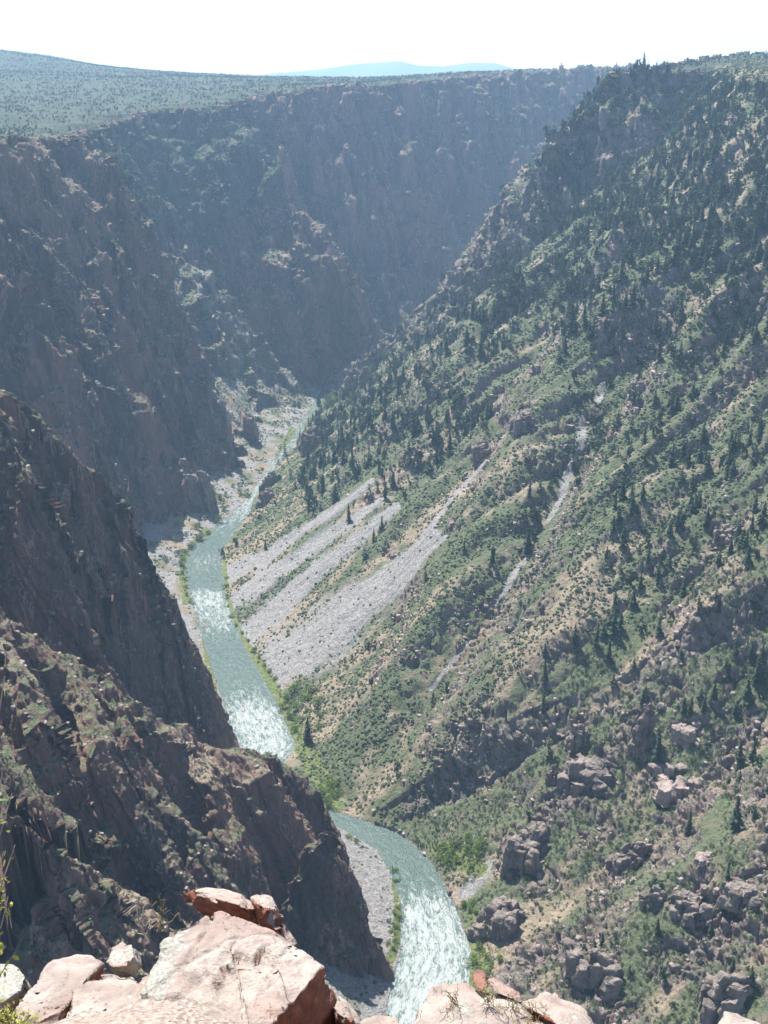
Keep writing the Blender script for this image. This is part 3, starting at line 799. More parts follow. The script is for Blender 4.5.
CRAGS = [  # u, v of the foot, width and height in picture points, depth ratio, lean, name, label, material
    (637, 752, 26, 58, 0.7, (0.14, 0), 'rock_fin', 'tall leaning dark rock fin standing on the scrubby hillside beside a conifer', M_CRAG),
    (592, 790, 62, 42, 0.8, (0, 0), 'rock_outcrop', 'broad dark overhanging outcrop left below the tall rock fin', M_CRAG),
    (578, 748, 26, 26, 0.9, (0, 0), 'rock_outcrop', 'small rounded knob of rock on top of the broad outcrop beside the fin', M_CRAG),
    (553, 782, 16, 28, 0.9, (0, 0), 'rock_outcrop', 'narrow rock tooth at the left end of the broad outcrop', M_CRAG),
    (528, 862, 60, 46, 0.8, (0.1, 0), 'rock_outcrop', 'rugged brown crag above the bright green bushes at the river bend', M_CRAG),
    (502, 932, 52, 44, 0.8, (0.05, 0), 'rock_outcrop', 'blocky cliff end right beside the river rapids', M_CRAG),
    (480, 936, 26, 16, 0.8, (0, 0), 'rock_outcrop', 'low dark block standing at the edge of the white rapids', M_CRAG),
    (628, 866, 42, 36, 0.6, (0.25, 0), 'rock_outcrop', 'dark slanting slab facing the viewer in the middle of the lower right slope', M_CRAG),
    (598, 985, 64, 46, 0.7, (0, 0), 'rock_outcrop', 'columned dark cliff just above the long foreground slab', M_CRAG),
    (735, 1010, 72, 48, 0.7, (0, 0), 'rock_outcrop', 'fluted grey cliff in the lower right corner of the view', M_CRAG),
    (690, 915, 52, 26, 0.7, (0, 0), 'rock_outcrop', 'split brown ledge on the lower right slope below the conifer row', M_CRAG),
    (748, 905, 56, 26, 0.7, (0, 0), 'rock_outcrop', 'broken ledge at the right edge of the view above the fluted cliff', M_CRAG),
    (655, 905, 30, 26, 0.7, (0, 0), 'rock_outcrop', 'short blocky ledge left of the split brown ledge', M_CRAG),
    (682, 790, 64, 26, 1.0, (0, 0), 'rock_slab', 'large pale fractured slab lying on the slope right of the rock fin', M_PALE),
    (694, 738, 40, 16, 1.0, (0, 0), 'rock_slab', 'pale pinkish slab among scrub up right of the rock fin', M_PALE),
    (707, 862, 22, 8, 1.0, (0, 0), 'rock_slab', 'flat whitish boulder below the conifer row at lower right', M_PALE),
    (312, 449, 25, 24, 0.8, (0, 0), 'rock_outcrop', 'square dark rock block standing over the far rapids', M_CRAG),
    (271, 484, 19, 14, 0.8, (0, 0), 'rock_outcrop', 'small dark cube of rock beside the river below the far rapids', M_CRAG),
    (266, 503, 20, 15, 0.8, (0, 0), 'rock_outcrop', 'low dark rock bank at the river just below the small rock cube', M_CRAG),
    (349, 392, 17, 24, 0.9, (0, 0), 'rock_spire', 'blunt rock tower at the foot of the great wall', M_CRAG),
    (365, 384, 16, 18, 0.9, (0, 0), 'rock_spire', 'lower rock tower right of the blunt one at the foot of the great wall', M_CRAG),
    (497, 268, 15, 38, 0.8, (0, 0), 'rock_spire', 'tall narrow rock spire on the skyline edge of the right hand spur', M_CRAG),
    (512, 262, 14, 24, 0.8, (0, 0), 'rock_spire', 'short rock spire right of the tall narrow one on the right hand spur', M_CRAG),
    (482, 262, 14, 18, 0.8, (0, 0), 'rock_spire', 'stubby rock spire left of the tall narrow one on the right hand spur', M_CRAG),
    (458, 282, 20, 14, 0.8, (0, 0), 'rock_outcrop', 'low rock hump on the right hand spur left of the spires', M_CRAG),
    (215, 430, 34, 46, 0.8, (-0.2, 0), 'rock_outcrop', 'pointed dark buttress at the foot of the left wall', M_CRAG),
    (195, 505, 46, 48, 0.8, (-0.3, 0), 'rock_outcrop', 'leaning wedge of rock standing on the left foot slope by the river', M_CRAG),
    (605, 330, 26, 16, 0.9, (0, 0), 'rock_outcrop', 'dark outcrop among conifers high on the right slope', M_CRAG),
    (640, 392, 22, 14, 0.9, (0, 0), 'rock_outcrop', 'small dark outcrop on the green rib high on the right slope', M_CRAG),
    (525, 430, 30, 18, 0.9, (0, 0), 'rock_outcrop', 'dark outcrop at the top of the shadowed rocky rib', M_CRAG),
    (482, 455, 26, 14, 0.9, (0, 0), 'rock_outcrop', 'dark outcrop at the head of the thin scree streak', M_CRAG),
    (728, 540, 28, 16, 0.9, (0, 0), 'rock_outcrop', 'dark outcrop below conifers at mid height on the right edge', M_CRAG),
]
for i, (u, v, w_, h_, dr_, lean, nm, lab, mt) in enumerate(CRAGS):
    p = spot(u, v); k = px_per_m(p); h_ = (0.68 if v > 780 else 0.92) * h_ / (k * 0.92); w_ = w_ / k
    me = crag_mesh(nm, 100 + i, mt, w_, w_ * dr_, h_, lean, foot=0.5)
    o = link(nm, me); o.location = p + Vector((0, w_ * dr_ * 0.25, -0.05 * h_)); o.rotation_euler = (0, 0, random.uniform(-0.4, 0.4))
    set_props(o, lab, 'rock', None)
print('crags', round(time.time() - T0, 1))

# ---------------------------------------------------------------- regions of the hillside, for densities and descriptions
def upper(u, v): return smooth(330, 150, v - 0.12 * (u - 560)) * smooth(430, 560, u)
REG = [  # name of the stand, polygon in the picture, conifers per 100 m2
    ('below the upper right rim', [(540, 130), (600, 85), (640, 68), (768, 90), (790, 300), (690, 300), (600, 250), (530, 240)], 1.5),
    ('in the thick stand on the upper right slope', [(500, 270), (600, 250), (690, 300), (790, 300), (790, 390), (640, 360), (520, 330), (450, 320)], 0.95),
    ('along the skyline crest of the right hand spur', [(335, 380), (400, 320), (450, 270), (500, 250), (500, 280), (420, 345), (350, 400)], 0.22),
    ('on the slope above the scree', [(300, 430), (420, 330), (520, 330), (480, 450), (420, 480), (300, 520)], 0.5),
    ('in the gully with the pale debris', [(560, 350), (650, 350), (640, 440), (600, 470), (560, 480), (530, 560), (510, 540), (545, 450)], 0.6),
    ('on the right slope at mid height', [(640, 400), (790, 380), (790, 600), (700, 640), (610, 640), (600, 520)], 0.6),
    ('on the lower right slope behind the rock fin', [(560, 600), (700, 640), (790, 600), (790, 760), (700, 740), (620, 700)], 0.28),
    ('in the row at the lower right edge', [(715, 750), (790, 730), (790, 850), (725, 850)], 0.85),
    ('among the ledges in the lower right corner', [(600, 880), (790, 860), (790, 1030), (560, 1030)], 0.2),
]
hill = (I == HILL)
cd_ = np.zeros(I.shape, np.float32); regid = np.full(I.shape, -1, np.int8)
for k, (nm, poly, dn_) in enumerate(REG):
    m = inside(U, V, poly) & hill
    cd_[m] = dn_ / 100; regid[m] = k
cl = smooth(-0.25, 0.30, n2(P[..., 0] / 42, P[..., 1] / 42, 61) + 0.5 * n2(P[..., 0] / 16, P[..., 1] / 16, 62))
cd_ *= (0.25 + 1.5 * cl) * (1 - SC) * smooth(0.25, 0.5, nz)
cd_ += hill * 0.0002 * (1 - SC)
cpos, ck = scatter(cd_, 7000)
ch = rng.uniform(7, 15, len(cpos)) * np.where(cpos[:, 1] > 1000, 1.2, 1.0) * np.where(rng.random(len(cpos)) < 0.15, 1.35, 1.0)
near_ = np.hypot(cpos[:, 0], cpos[:, 1]) < 620
ch = np.where(near_, ch * 0.8, ch)
# single trees one can point at
TREES = [(309, 509, 24, 'tall dark conifer standing alone above the river at the top of the left scree streaks'),
         (348, 522, 20, 'slim dark conifer between the upper scree streaks'), (373, 541, 14, 'small conifer on the green strip between two scree streaks'),
         (381, 531, 17, 'dark conifer at the upper end of the green strip between scree streaks'), (384, 498, 18, 'dark conifer at the top of a narrow scree streak'),
         (265, 549, 11, 'little conifer low on the slope just above the river bend'), (425, 582, 15, 'lone conifer on the dry slope right below the main scree'),
         (465, 552, 13, 'lone conifer on the slope above the rocky rib'), (527, 553, 30, 'tall dark conifer at the foot of the debris gully'),
         (307, 742, 28, 'dark conifer among bright green bushes on the river bank'),
         (655, 770, 46, 'tall conifer standing right beside the tall rock fin'), (541, 712, 24, 'lone dark conifer in the middle of the lower slope'),
         (574, 645, 24, 'dark conifer left of a pair on the lower mid slope'), (595, 648, 28, 'taller conifer of a pair on the lower mid slope'), (608, 660, 26, 'right conifer of a pair on the lower mid slope'),
         (543, 680, 22, 'conifer on a shady rib above the lone one in the lower slope'), (640, 590, 18, 'single conifer on the sunny rib at mid slope'),
         (735, 830, 40, 'tallest conifer of the row at the lower right edge'), (712, 700, 26, 'conifer on the sunny rib right of the pale slab'),
         (687, 835, 30, 'conifer left of the row at the lower right edge'), (450, 450, 22, 'dark conifer near the head of the thin scree streak'),
         (620, 105, 10, 'pointed conifer on the skyline at the tip of the right rim'), (655, 74, 11, 'tall conifer sticking up from the right rim skyline'), (666, 71, 7, 'short conifer on the right rim skyline beside the tall one')]
conifer_variants = []
for k in range(7):
    tv, tf = conifer_arrays(300 + k, 15, 8)
    me = mesh_from_arrays('crown', tv, tf, M_CONIFER, False, {'tone': np.random.default_rng(k).random(len(tv) // 1) * 0.8})
    bm = bmesh.new(); bmesh.ops.create_cone(bm, cap_ends=True, segments=7, radius1=0.022, radius2=0.004, depth=1.0); bmesh.ops.translate(bm, verts=bm.verts, vec=(0, 0, 0.45))
    tm = bpy.data.meshes.new('trunk'); bm.to_mesh(tm); bm.free(); tm.materials.append(M_BARK)
    conifer_variants.append((me, tm))
def conifer(p, h, label, group, slim=1.0):
    me, tm = random.choice(conifer_variants)
    e_ = bpy.data.objects.new('conifer', None); col.objects.link(e_)
    e_.location = p; e_.scale = (h * slim, h * slim, h); e_.rotation_euler = (random.uniform(-.04, .04), random.uniform(-.04, .04), random.uniform(0, 6.28))
    link('crown', me, e_); link('trunk', tm, e_)
    set_props(e_, label, 'tree', group)
for u, v, hp, lab in TREES:
    p = spot(u, v); conifer(p - Vector((0, 0, 0.4)), hp / px_per_m(p) / 0.90, lab, 'conifers one can tell apart', random.uniform(0.85, 1.1))
depth_ = D.ravel()[ck]; size_ = ch / depth_
rk = regid.ravel()[ck]
order = np.argsort(-size_)
onpic = (U.ravel()[ck] > 2) & (U.ravel()[ck] < 766) & (V.ravel()[ck] < 1010) & (rk >= 0)
pick = [i for i in order if onpic[i]][:300 - len(TREES)]
for i in pick:
    nm = REG[rk[i]][0]
    conifer(Vector(cpos[i]) - Vector((0, 0, 0.4)), ch[i], 'one of the dark green conifers ' + nm, 'conifers ' + nm, random.uniform(1.0, 1.5))
rest = np.setdiff1d(np.arange(len(cpos)), pick)
low = [conifer_arrays(400 + k, 7, 6) for k in range(6)]
for k in range(4):      # rounder, bushier crowns and ragged ones among them
    q, f, t = leaf_clump(46, 0.34, 440 + k, (0.16, 0.16, 0.66) if k < 2 else (0.22, 0.22, 0.55), 5)
    low.append((q, np.concatenate([f[:, [0, 1, 2]], f[:, [0, 2, 3]]])))
pp = cpos[rest].copy(); pp[:, 2] -= 0.4
hh = ch[rest]
o = merge(low, pp, hh * rng.uniform(1.1, 1.75, len(hh)), hh, rng.random(len(hh)), 'conifer_forest', M_CONIFER)
set_props(o, 'countless small dark conifers covering the upper right slope', 'forest', None, 'stuff')
print('conifers', len(cpos), round(time.time() - T0, 1))

# ---------------------------------------------------------------- scrub on the slopes
al_ = P[..., 1] * 0.886 - P[..., 0] * 0.46; dd_ = P[..., 0] - toe(P[..., 1])
pn = n2(al_ / 20, dd_ / 120, 63) + 0.6 * n2(P[..., 0] / 10, P[..., 1] / 10, 64)
sd_ = hill * (0.016 + 0.15 * smooth(-0.25, 0.35, pn + 0.25)) * (1 - 0.96 * SC) * (1 - 0.35 * rockm) * smooth(0.15, 0.45, nz)
sd_ *= np.where(D > 1100, 0.6, 1.0)
sd_ += np.isin(I, (NEAR, NEXT)) * 0.24 * smooth(0.45, 0.72, nz) * smooth(-0.3, 0.25, n2(P[..., 0] / 14, P[..., 1] / 14, 66)) + np.isin(I, (FARLEFT, BACK)) * 0.075 * smooth(0.30, 0.62, nz) * smooth(-0.2, 0.2, n2(P[..., 0] / 30, P[..., 1] / 30, 67)) + (I == FLOOR) * np.where(P[..., 1] > 1050, 0.075, 0.03) * smooth(-0.1, 0.3, n2(P[..., 0] / 20, P[..., 1] / 20, 68)) * (P[..., 2] > 1.5) * (P[..., 1] < 2100)
sd_ += OPEN * 0.04 * smooth(-0.1, 0.25, n2(P[..., 0] / 16, P[..., 1] / 16, 69))
sd_ *= (P[..., 2] > 1.2)
spos, sk = scatter(sd_, 140000)
sr_ = rng.uniform(0.6, 1.35, len(spos)) * np.where(rng.random(len(spos)) < 0.12, 1.4, 1.0) * np.where(D.ravel()[sk] > 1100, 1.2, 1.0) * np.where(I.ravel()[sk] == NEAR, 0.62, 1.0)
su, sv = U.ravel()[sk], V.ravel()[sk]
ssz = sr_ / D.ravel()[sk]
okp = (su > 3) & (su < 765) & (sv < 1005) & (I.ravel()[sk] == HILL)
order = np.argsort(-ssz)
pick = np.array([i for i in order if okp[i]][:260])
shrub_meshes = []
for k in range(6):
    q, f, t = leaf_clump(230, 0.13, 500 + k, (1, 1, 0.85))
    shrub_meshes.append(mesh_from_arrays('shrub', q, f, M_SCRUB, False, {'tone': t * 0.9}))
def shrub_place(u, v):
    if v > 930: return 'among the ledges in the lower right corner' if u > 600 else 'just above the long foreground slab'
    if v > 840: return 'between the crags of the lower right slope' if u > 560 else 'above the river rapids at lower right'
    if v > 700: return 'around the tall rock fin on the right slope' if u > 540 else 'above the river bend in the lower middle'
    return 'on the middle of the right slope'
for i in pick:
    o = link('shrub', random.choice(shrub_meshes)); s_ = sr_[i] * 1.15
    o.location = Vector(spos[i]) - Vector((0, 0, 0.25)); o.scale = (s_, s_, s_ * random.uniform(0.7, 1.1)); o.rotation_euler = (0, 0, random.uniform(0, 6.28))
    pl = shrub_place(su[i], sv[i])
    set_props(o, 'one of the rounded green shrubs ' + pl, 'shrub', 'shrubs ' + pl)
rest = np.setdiff1d(np.arange(len(spos)), pick)
nearr = D.ravel()[sk][rest] < 760
bl = [blob(ICO1, 600 + k, 0.72, 0.55) for k in range(8)]
bl2 = []
for k in range(5):
    q, f, t = leaf_clump(70, 0.24, 520 + k, (1, 1, 0.85)); bl2.append((q, f))
g = rest[~nearr]
o = merge(bl, spos[g] - [0, 0, 0.3], sr_[g], sr_[g] * rng.uniform(0.75, 1.15, len(g)), rng.random(len(g)) ** 1.4, 'scrub', M_SCRUB)
set_props(o, 'dense low oak scrub dotted all over the canyon slopes', 'scrub', None, 'stuff')
g = rest[nearr]
o = merge(bl2, spos[g] - [0, 0, 0.3], sr_[g] * 1.1, sr_[g] * rng.uniform(0.75, 1.15, len(g)), rng.random(len(g)) ** 1.2, 'undergrowth', M_SCRUB)
set_props(o, 'leafy undergrowth between the rocks of the nearer slopes', 'undergrowth', None, 'stuff')
print('scrub', len(spos), round(time.time() - T0, 1))

# trees on the plateau and along the far rims
td = (I == TABLE) * np.where(D < 4000, 0.026, 0.0) * (0.4 + 1.2 * smooth(-0.3, 0.3, n2(P[..., 0] / 50, P[..., 1] / 50, 65)))
td += WOODED * 0.02
td += (I == BACK) * 0.006 * smooth(0.35, 0.6, nz) + (I == FARLEFT) * 0.003 * smooth(0.4, 0.6, nz)
tp, tk = scatter(td, 30000)
o = merge(low, tp - [0, 0, 0.4], rng.uniform(6, 13, len(tp)), rng.uniform(2.5, 6, len(tp)), rng.random(len(tp)) ** 1.6, 'rim_woods', M_SCRUB)
set_props(o, 'dark bushy trees sprinkled over the plateau and rim ledges', 'woods', None, 'stuff')

# ---------------------------------------------------------------- loose blocks
rd = hill * 0.022 * smooth(0.3, 0.7, rockm) * (1 - SC) * np.where(D > 1000, 0.6, 1) + hill * 0.0012 + (I == FLOOR) * (P[..., 2] > 0.4) * (P[..., 1] < 2000) * 0.02 + np.isin(I, (NEAR, NEXT)) * 0.022 * smooth(0.5, 0.75, nz) + np.isin(I, (FARLEFT, BACK)) * 0.013 * smooth(0.38, 0.6, nz)  # pale blocks on the far walls also stand in for sunlit ledge specks
rp, rk_ = scatter(rd, 52000)
def stone(seed):
    r = np.random.default_rng(seed); v, f = ICO1
    q = np.sign(v) * np.abs(v) ** 0.55 * np.array([1, r.uniform(0.6, 1), r.uniform(0.45, 0.9)]) + r.normal(size=v.shape) * 0.14
    return q, f
stones = [stone(700 + k) for k in range(10)]
rs = rng.uniform(0.35, 1.0, len(rp)) ** 1.5 * 1.9 * np.where(D.ravel()[rk_] > 900, 1.25, 1) * np.where(np.isin(I.ravel()[rk_], (NEAR, FLOOR)), 0.7, 1)
ru, rv = U.ravel()[rk_], V.ravel()[rk_]
okr = (ru > 3) & (ru < 765) & (rv < 1005) & (I.ravel()[rk_] == HILL)
order = np.argsort(-(rs / D.ravel()[rk_]))
pick = np.array([i for i in order if okr[i]][:120])
stone_meshes = []
for k in range(8):
    stone_meshes.append(crag_mesh('boulder', 800 + k, M_PALE, 2.6, 2.0, 1.3, sub=3, foot=0.4, columns=1 if k < 5 else 3))
for i in pick:
    o = link('boulder', random.choice(stone_meshes)); s_ = rs[i] * 1.1
    o.location = Vector(rp[i]) - Vector((0, 0, 0.2 * s_)); o.scale = (s_, s_, s_); o.rotation_euler = (random.uniform(-.3, .3), random.uniform(-.3, .3), random.uniform(0, 6.28))
    pl = shrub_place(ru[i], rv[i]); set_props(o, 'one of the pale angular boulders ' + pl, 'boulder', 'pale boulders ' + pl)
rest = np.setdiff1d(np.arange(len(rp)), pick)
o = merge(stones, rp[rest] - np.array([0, 0, 0.25]), rs[rest], rs[rest] * rng.uniform(0.7, 1.1, len(rest)), rng.random(len(rest)), 'rubble', M_PALE)
set_props(o, 'pale rubble and loose blocks strewn over slopes and gravel bars', 'rubble', None, 'stuff')
print('stones', len(rp), round(time.time() - T0, 1))

# ---------------------------------------------------------------- bright bushes and trees by the water
river_meshes = []
for k in range(6):
    q, f, t = leaf_clump(420, 0.10, 900 + k, (1, 1, 1.0), 8)
    river_meshes.append(mesh_from_arrays('crown', q, f, M_RIVER, False, {'tone': t * 0.9}))
bm = bmesh.new(); bmesh.ops.create_cone(bm, cap_ends=True, segments=7, radius1=0.07, radius2=0.035, depth=0.8); bmesh.ops.translate(bm, verts=bm.verts, vec=(0, 0, 0.3))
river_trunk = bpy.data.meshes.new('trunk'); bm.to_mesh(river_trunk); bm.free(); river_trunk.materials.append(M_BARK)
def river_tree(u, v, wp, label, group, jit=0):
    p = spot(u + random.uniform(-jit, jit), v + random.uniform(-jit, jit)); s_ = wp / px_per_m(p) / 2 * random.uniform(0.85, 1.15)
    e_ = bpy.data.objects.new('riverside_tree', None); col.objects.link(e_)
    e_.location = p - Vector((0, 0, 0.3)); e_.scale = (s_, s_, s_ * random.uniform(0.85, 1.15)); e_.rotation_euler = (0, 0, random.uniform(0, 6.28))
    link('crown', random.choice(river_meshes), e_); link('trunk', river_trunk, e_)
    set_props(e_, label, 'tree', group)
def stand(name, group, wp, pts, jit=2):
    for u, v in pts: river_tree(u, v, wp * random.uniform(0.75, 1.25), name, group, jit)
stand('bright green tree in the clump on the right bank below the main scree', 'trees below the main scree', 13, [(288, 698), (296, 692), (304, 700), (312, 694), (298, 708), (308, 712), (290, 716), (316, 706), (320, 718), (302, 722), (296, 730), (310, 730), (284, 706), (318, 730)])
stand('round green bush on the far bank where the crag tip hides the river', 'bushes behind the crag tip', 15, [(322, 792), (332, 788), (330, 800), (338, 796), (326, 806)])
stand('yellow green tree in the bright thicket at the lower river bend', 'trees of the bright thicket', 15, [(445, 850), (455, 845), (465, 850), (474, 856), (450, 860), (460, 864), (470, 868), (478, 848), (442, 858), (466, 842)])
stand('green bush beside the rapids below the blocky cliff end', 'bushes beside the lower rapids', 14, [(478, 948), (486, 955), (474, 962), (490, 966), (482, 974), (470, 904), (476, 912), (466, 908), (500, 960)])
stand('small green bush on the gravel bar beside the lower rapids', 'bushes on the gravel bar', 9, [(392, 862), (394, 872), (396, 882), (398, 908), (394, 914), (400, 918), (396, 926), (390, 932), (396, 940), (388, 944), (394, 950), (350, 838), (356, 842)], 1)
stand('green bush on the stony left foot slope by the upper rapids', 'bushes on the left foot slope', 9, [(212, 494), (220, 500), (232, 488), (240, 494), (248, 498), (226, 508), (180, 512), (176, 524), (172, 540), (184, 534), (196, 528), (190, 548), (178, 556), (206, 520), (160, 500), (154, 510), (164, 520), (200, 540), (218, 520), (210, 532), (168, 560), (182, 566)])
stand('low willow in the yellow green strip along the left bank', 'willows of the left bank strip', 7, [(184, 560), (183, 566), (183, 573), (184, 580), (185, 588), (187, 596), (190, 603), (186, 554), (192, 546), (200, 540), (206, 534)], 1)
stand('small bush at the water edge along the right bank of the upper pool', 'bushes along the right bank', 6, [(226, 588), (227, 598), (228, 608), (232, 618), (236, 626), (242, 634), (248, 642), (254, 650), (258, 658), (264, 664), (268, 672), (274, 680), (278, 688), (226, 578)], 1)
stand('bright green tree where the far river disappears round the bend', 'trees at the river bend', 9, [(330, 398), (336, 394), (334, 404), (328, 408), (338, 400)], 1)
print('bushes', round(time.time() - T0, 1))

# ---------------------------------------------------------------- the rim rocks at the viewer's feet
def boulder_material():
    m, nt = new_mat('rim rock'); B = NB(nt)
    p = B.pos(); st = B.attr('red_brown'); li = B.attr('lichen')
    lay = B.mapping(p, (0.7, 0.7, 2.6), (0.5, 0.25, 0.3))
    n1 = B.noise(lay, 1.3, 6, 0.6, 0.8); n2_ = B.noise(p, 6, 6, 0.65); n3_ = B.noise(p, 40, 4, 0.7); n4 = B.noise(p, 2.2, 4, 0.6)
    c = B.mix(B.ramp(n1, 0.36, 0.62), (0.26, 0.208, 0.180), (0.37, 0.318, 0.278))
    c = B.mix(B.math('MULTIPLY', B.ramp(n1, 0.56, 0.72), 0.85), c, (0.45, 0.38, 0.31))
    bed = B.noise(B.mapping(p, (0.5, 0.5, 9.0), (0.5, 0.25, 0.3)), 1.6, 5, 0.7, 0.6)
    c = B.mix(B.math('MULTIPLY', B.ramp(bed, 0.47, 0.36), 0.6), c, (0.24, 0.165, 0.14))
    c = B.mix(B.math('MULTIPLY', B.ramp(bed, 0.58, 0.68), 0.5), c, (0.47, 0.42, 0.36))
    c = B.mix(B.math('MULTIPLY', B.ramp(n4, 0.52, 0.66), 0.6), c, (0.36, 0.235, 0.20))
    c = B.mix(B.math('MULTIPLY', B.ramp(n2_, 0.50, 0.36), 0.55), c, (0.20, 0.155, 0.14))
    c = B.mix(B.math('MULTIPLY', B.ramp(n3_, 0.48, 0.36), 0.5), c, (0.22, 0.17, 0.155))
    lf = B.ramp(B.math('ADD', li, B.math('MULTIPLY', B.math('SUBTRACT', n2_, 0.5), 1.6)), 0.42, 0.62)
    lc = B.mix(B.ramp(n3_, 0.42, 0.6), (0.22, 0.215, 0.195), (0.37, 0.37, 0.31))
    c = B.mix(B.math('MULTIPLY', lf, 0.8), c, lc)
    spot_ = B.ramp(B.vor(p, 5.5), 0.12, 0.05)
    c = B.mix(B.math('MULTIPLY', spot_, 0.6), c, (0.55, 0.52, 0.38))
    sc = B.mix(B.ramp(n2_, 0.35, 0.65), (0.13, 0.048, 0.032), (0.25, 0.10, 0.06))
    c = B.mix(st, c, sc)  # darker red-brown blended in by the per-vertex amount
    h = B.math('ADD', B.math('MULTIPLY', n2_, 1.0), B.math('ADD', B.math('MULTIPLY', n3_, 0.25), B.math('MULTIPLY', n1, 1.4)))
    B.out(c, 0.85, h, 0.85, 0.06, 0.25)
    return m
M_RIM = boulder_material()

def hull_rock(name, pts, seed, cell=0.035, rough=0.03, label=None, red_brown=None, lichen=None, group=None, hollow=None):
    bm = bmesh.new()
    for q in pts: bm.verts.new(q)
    ret = bmesh.ops.convex_hull(bm, input=bm.verts)
    dead = [g for g in ret['geom_interior'] + ret['geom_unused'] if isinstance(g, bmesh.types.BMVert)]
    if dead: bmesh.ops.delete(bm, geom=list(set(dead)), context='VERTS')
    size = max((Vector(a) - Vector(b)).length for a in pts for b in pts)
    bmesh.ops.dissolve_limit(bm, angle_limit=math.radians(3), verts=bm.verts, edges=bm.edges)
    bmesh.ops.bevel(bm, geom=list(bm.edges), offset=0.009 * size ** 0.5, segments=1, affect='EDGES', profile=0.6)
    bmesh.ops.triangulate(bm, faces=bm.faces)
    for _ in range(9):
        es = [e for e in bm.edges if e.calc_length() > cell * 1.5]
        if not es or len(bm.verts) > 45000: break
        bmesh.ops.subdivide_edges(bm, edges=es, cuts=1)
        bmesh.ops.triangulate(bm, faces=[f for f in bm.faces if len(f.verts) > 3])
        bmesh.ops.beautify_fill(bm, faces=bm.faces, edges=bm.edges)
    bm.normal_update()
    v = np.array([x.co[:] for x in bm.verts]); nn = np.array([x.normal[:] for x in bm.verts])
    a, b, c = v.T; s = seed * 3.7
    # bedding that steps across the block, chips along the edges, grain
    lay = a * 0.35 + b * 0.2 + c * 0.9
    d = -np.abs(n3(a * 1.7 + s, b * 1.7, c * 1.7, 1)) * 2.2 + np.tanh(n3(a * 2.4, b * 2.4 + s, lay * 6, 2) * 5) * 0.5
    d += n3(a * 5, b * 5, c * 5 + s, 3) * 0.9 + n3(a * 13, b * 13, c * 13, 4) * 0.4 - np.maximum(n3(a * 3.1, b * 3.1, c * 3.1 + s, 6) - 0.25, 0) * 3
    d -= 1.5 * np.exp(-(n3(a * 1.4 + s, b * 1.4, c * 1.4 + lay, 7) / 0.035) ** 2) + 0.8 * np.exp(-(n3(a * 3 + s, b * 3, lay * 7, 8) / 0.05) ** 2)
    d += np.tanh(n3(a * 4 + s, b * 4, lay * 9, 9) * 10) * 0.35
    if hollow is not None: d = d - hollow(v)
    v = v + nn * (d * rough * size ** 0.6)[:, None]
    for x, q in zip(bm.verts, v): x.co = q
    bm.normal_update()
    nn = np.array([x.normal[:] for x in bm.verts])
    me = bpy.data.meshes.new(name); bm.to_mesh(me); bm.free()
    me.polygons.foreach_set('use_smooth', np.ones(len(me.polygons), bool))
    redv = np.zeros(len(v)) if red_brown is None else red_brown(v, nn); liv = np.full(len(v), 0.28) if lichen is None else lichen(v, nn)
    for an, av in (('red_brown', redv), ('lichen', liv)):
        at_ = me.attributes.new(an, 'FLOAT', 'POINT'); at_.data.foreach_set('value', np.asarray(av, np.float32))
    me.materials.append(M_RIM)
    o = link(name, me)
    if label: set_props(o, label, 'boulder', group)
    return o
def down(q, dz, dy=0.0, dx=0.0): return Vector((q.x + dx, q.y + dy, q.z - dz))

# the big tilted block
A, A2, Bp, C = at_t(221, 908, 8.2), at_t(255, 918, 8.1), at_t(290, 940, 7.9), at_t(325, 966, 7.55)
Dp, E, F, G = at_t(196, 914, 8.2), at_t(166, 935, 8.0), at_t(138, 990, 7.45), at_t(110, 1040, 7.1)
H, K, Mx = at_t(279, 1013, 7.05), at_t(252, 1045, 6.75), at_t(190, 1065, 6.8)
S1, S2 = at_t(333, 992, 7.85), at_t(348, 1040, 7.95)
mid = at_t(235, 955, 7.58)
main = [A, A2, Bp, C, Dp, E, F, G, H, K, Mx, S1, S2, mid] + [down(q, 0.9, 0.1) for q in (A, Bp, Dp, F, G)] + [down(q, 0.8) for q in (K, Mx, S2)]
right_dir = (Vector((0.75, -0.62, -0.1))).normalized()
def red_brown_main(v, n):
    return smooth(0.45, 0.72, n @ np.array(right_dir))  # faces turned right and outward get the darker red-brown
def hollow_main(v):
    u_, v_, _ = project(v[:, 0], v[:, 1], v[:, 2])
    wob = 6 * n2(u_ / 14, v_ / 14, 8)
    a_ = inside(u_ + wob, v_ + wob, [(206, 974), (238, 952), (268, 950), (282, 962), (262, 986), (238, 1004), (214, 996)])
    b_ = np.abs(v_ - (905 + (u_ - 215) * -1.9 + wob)) < 5
    c_ = (np.abs(v_ - (998 + 0.1 * (u_ - 160) + wob)) < 4) & (u_ < 225)
    return 3.0 * a_ + 1.6 * (b_ & (v_ < 960)) + 1.5 * c_
def lichen_main(v, n):
    u_, v_, _ = project(v[:, 0], v[:, 1], v[:, 2])
    return np.clip(smooth(205, 150, u_ + 0.35 * (v_ - 950)) * 0.75 + 0.22, 0, 1)
hull_rock('boulder', main, 11, 0.022, 0.012, 'large pinkish boulder with a red brown right face in the bottom foreground', red_brown_main, lichen_main, None, hollow_main)
und = lambda v, n: np.clip(smooth(0.25, -0.1, n[:, 2]) , 0, 1)
def low_face(v, n): return np.clip(smooth(0.35, 0.05, n[:, 2]), 0, 1)  # side and under faces get the darker red-brown
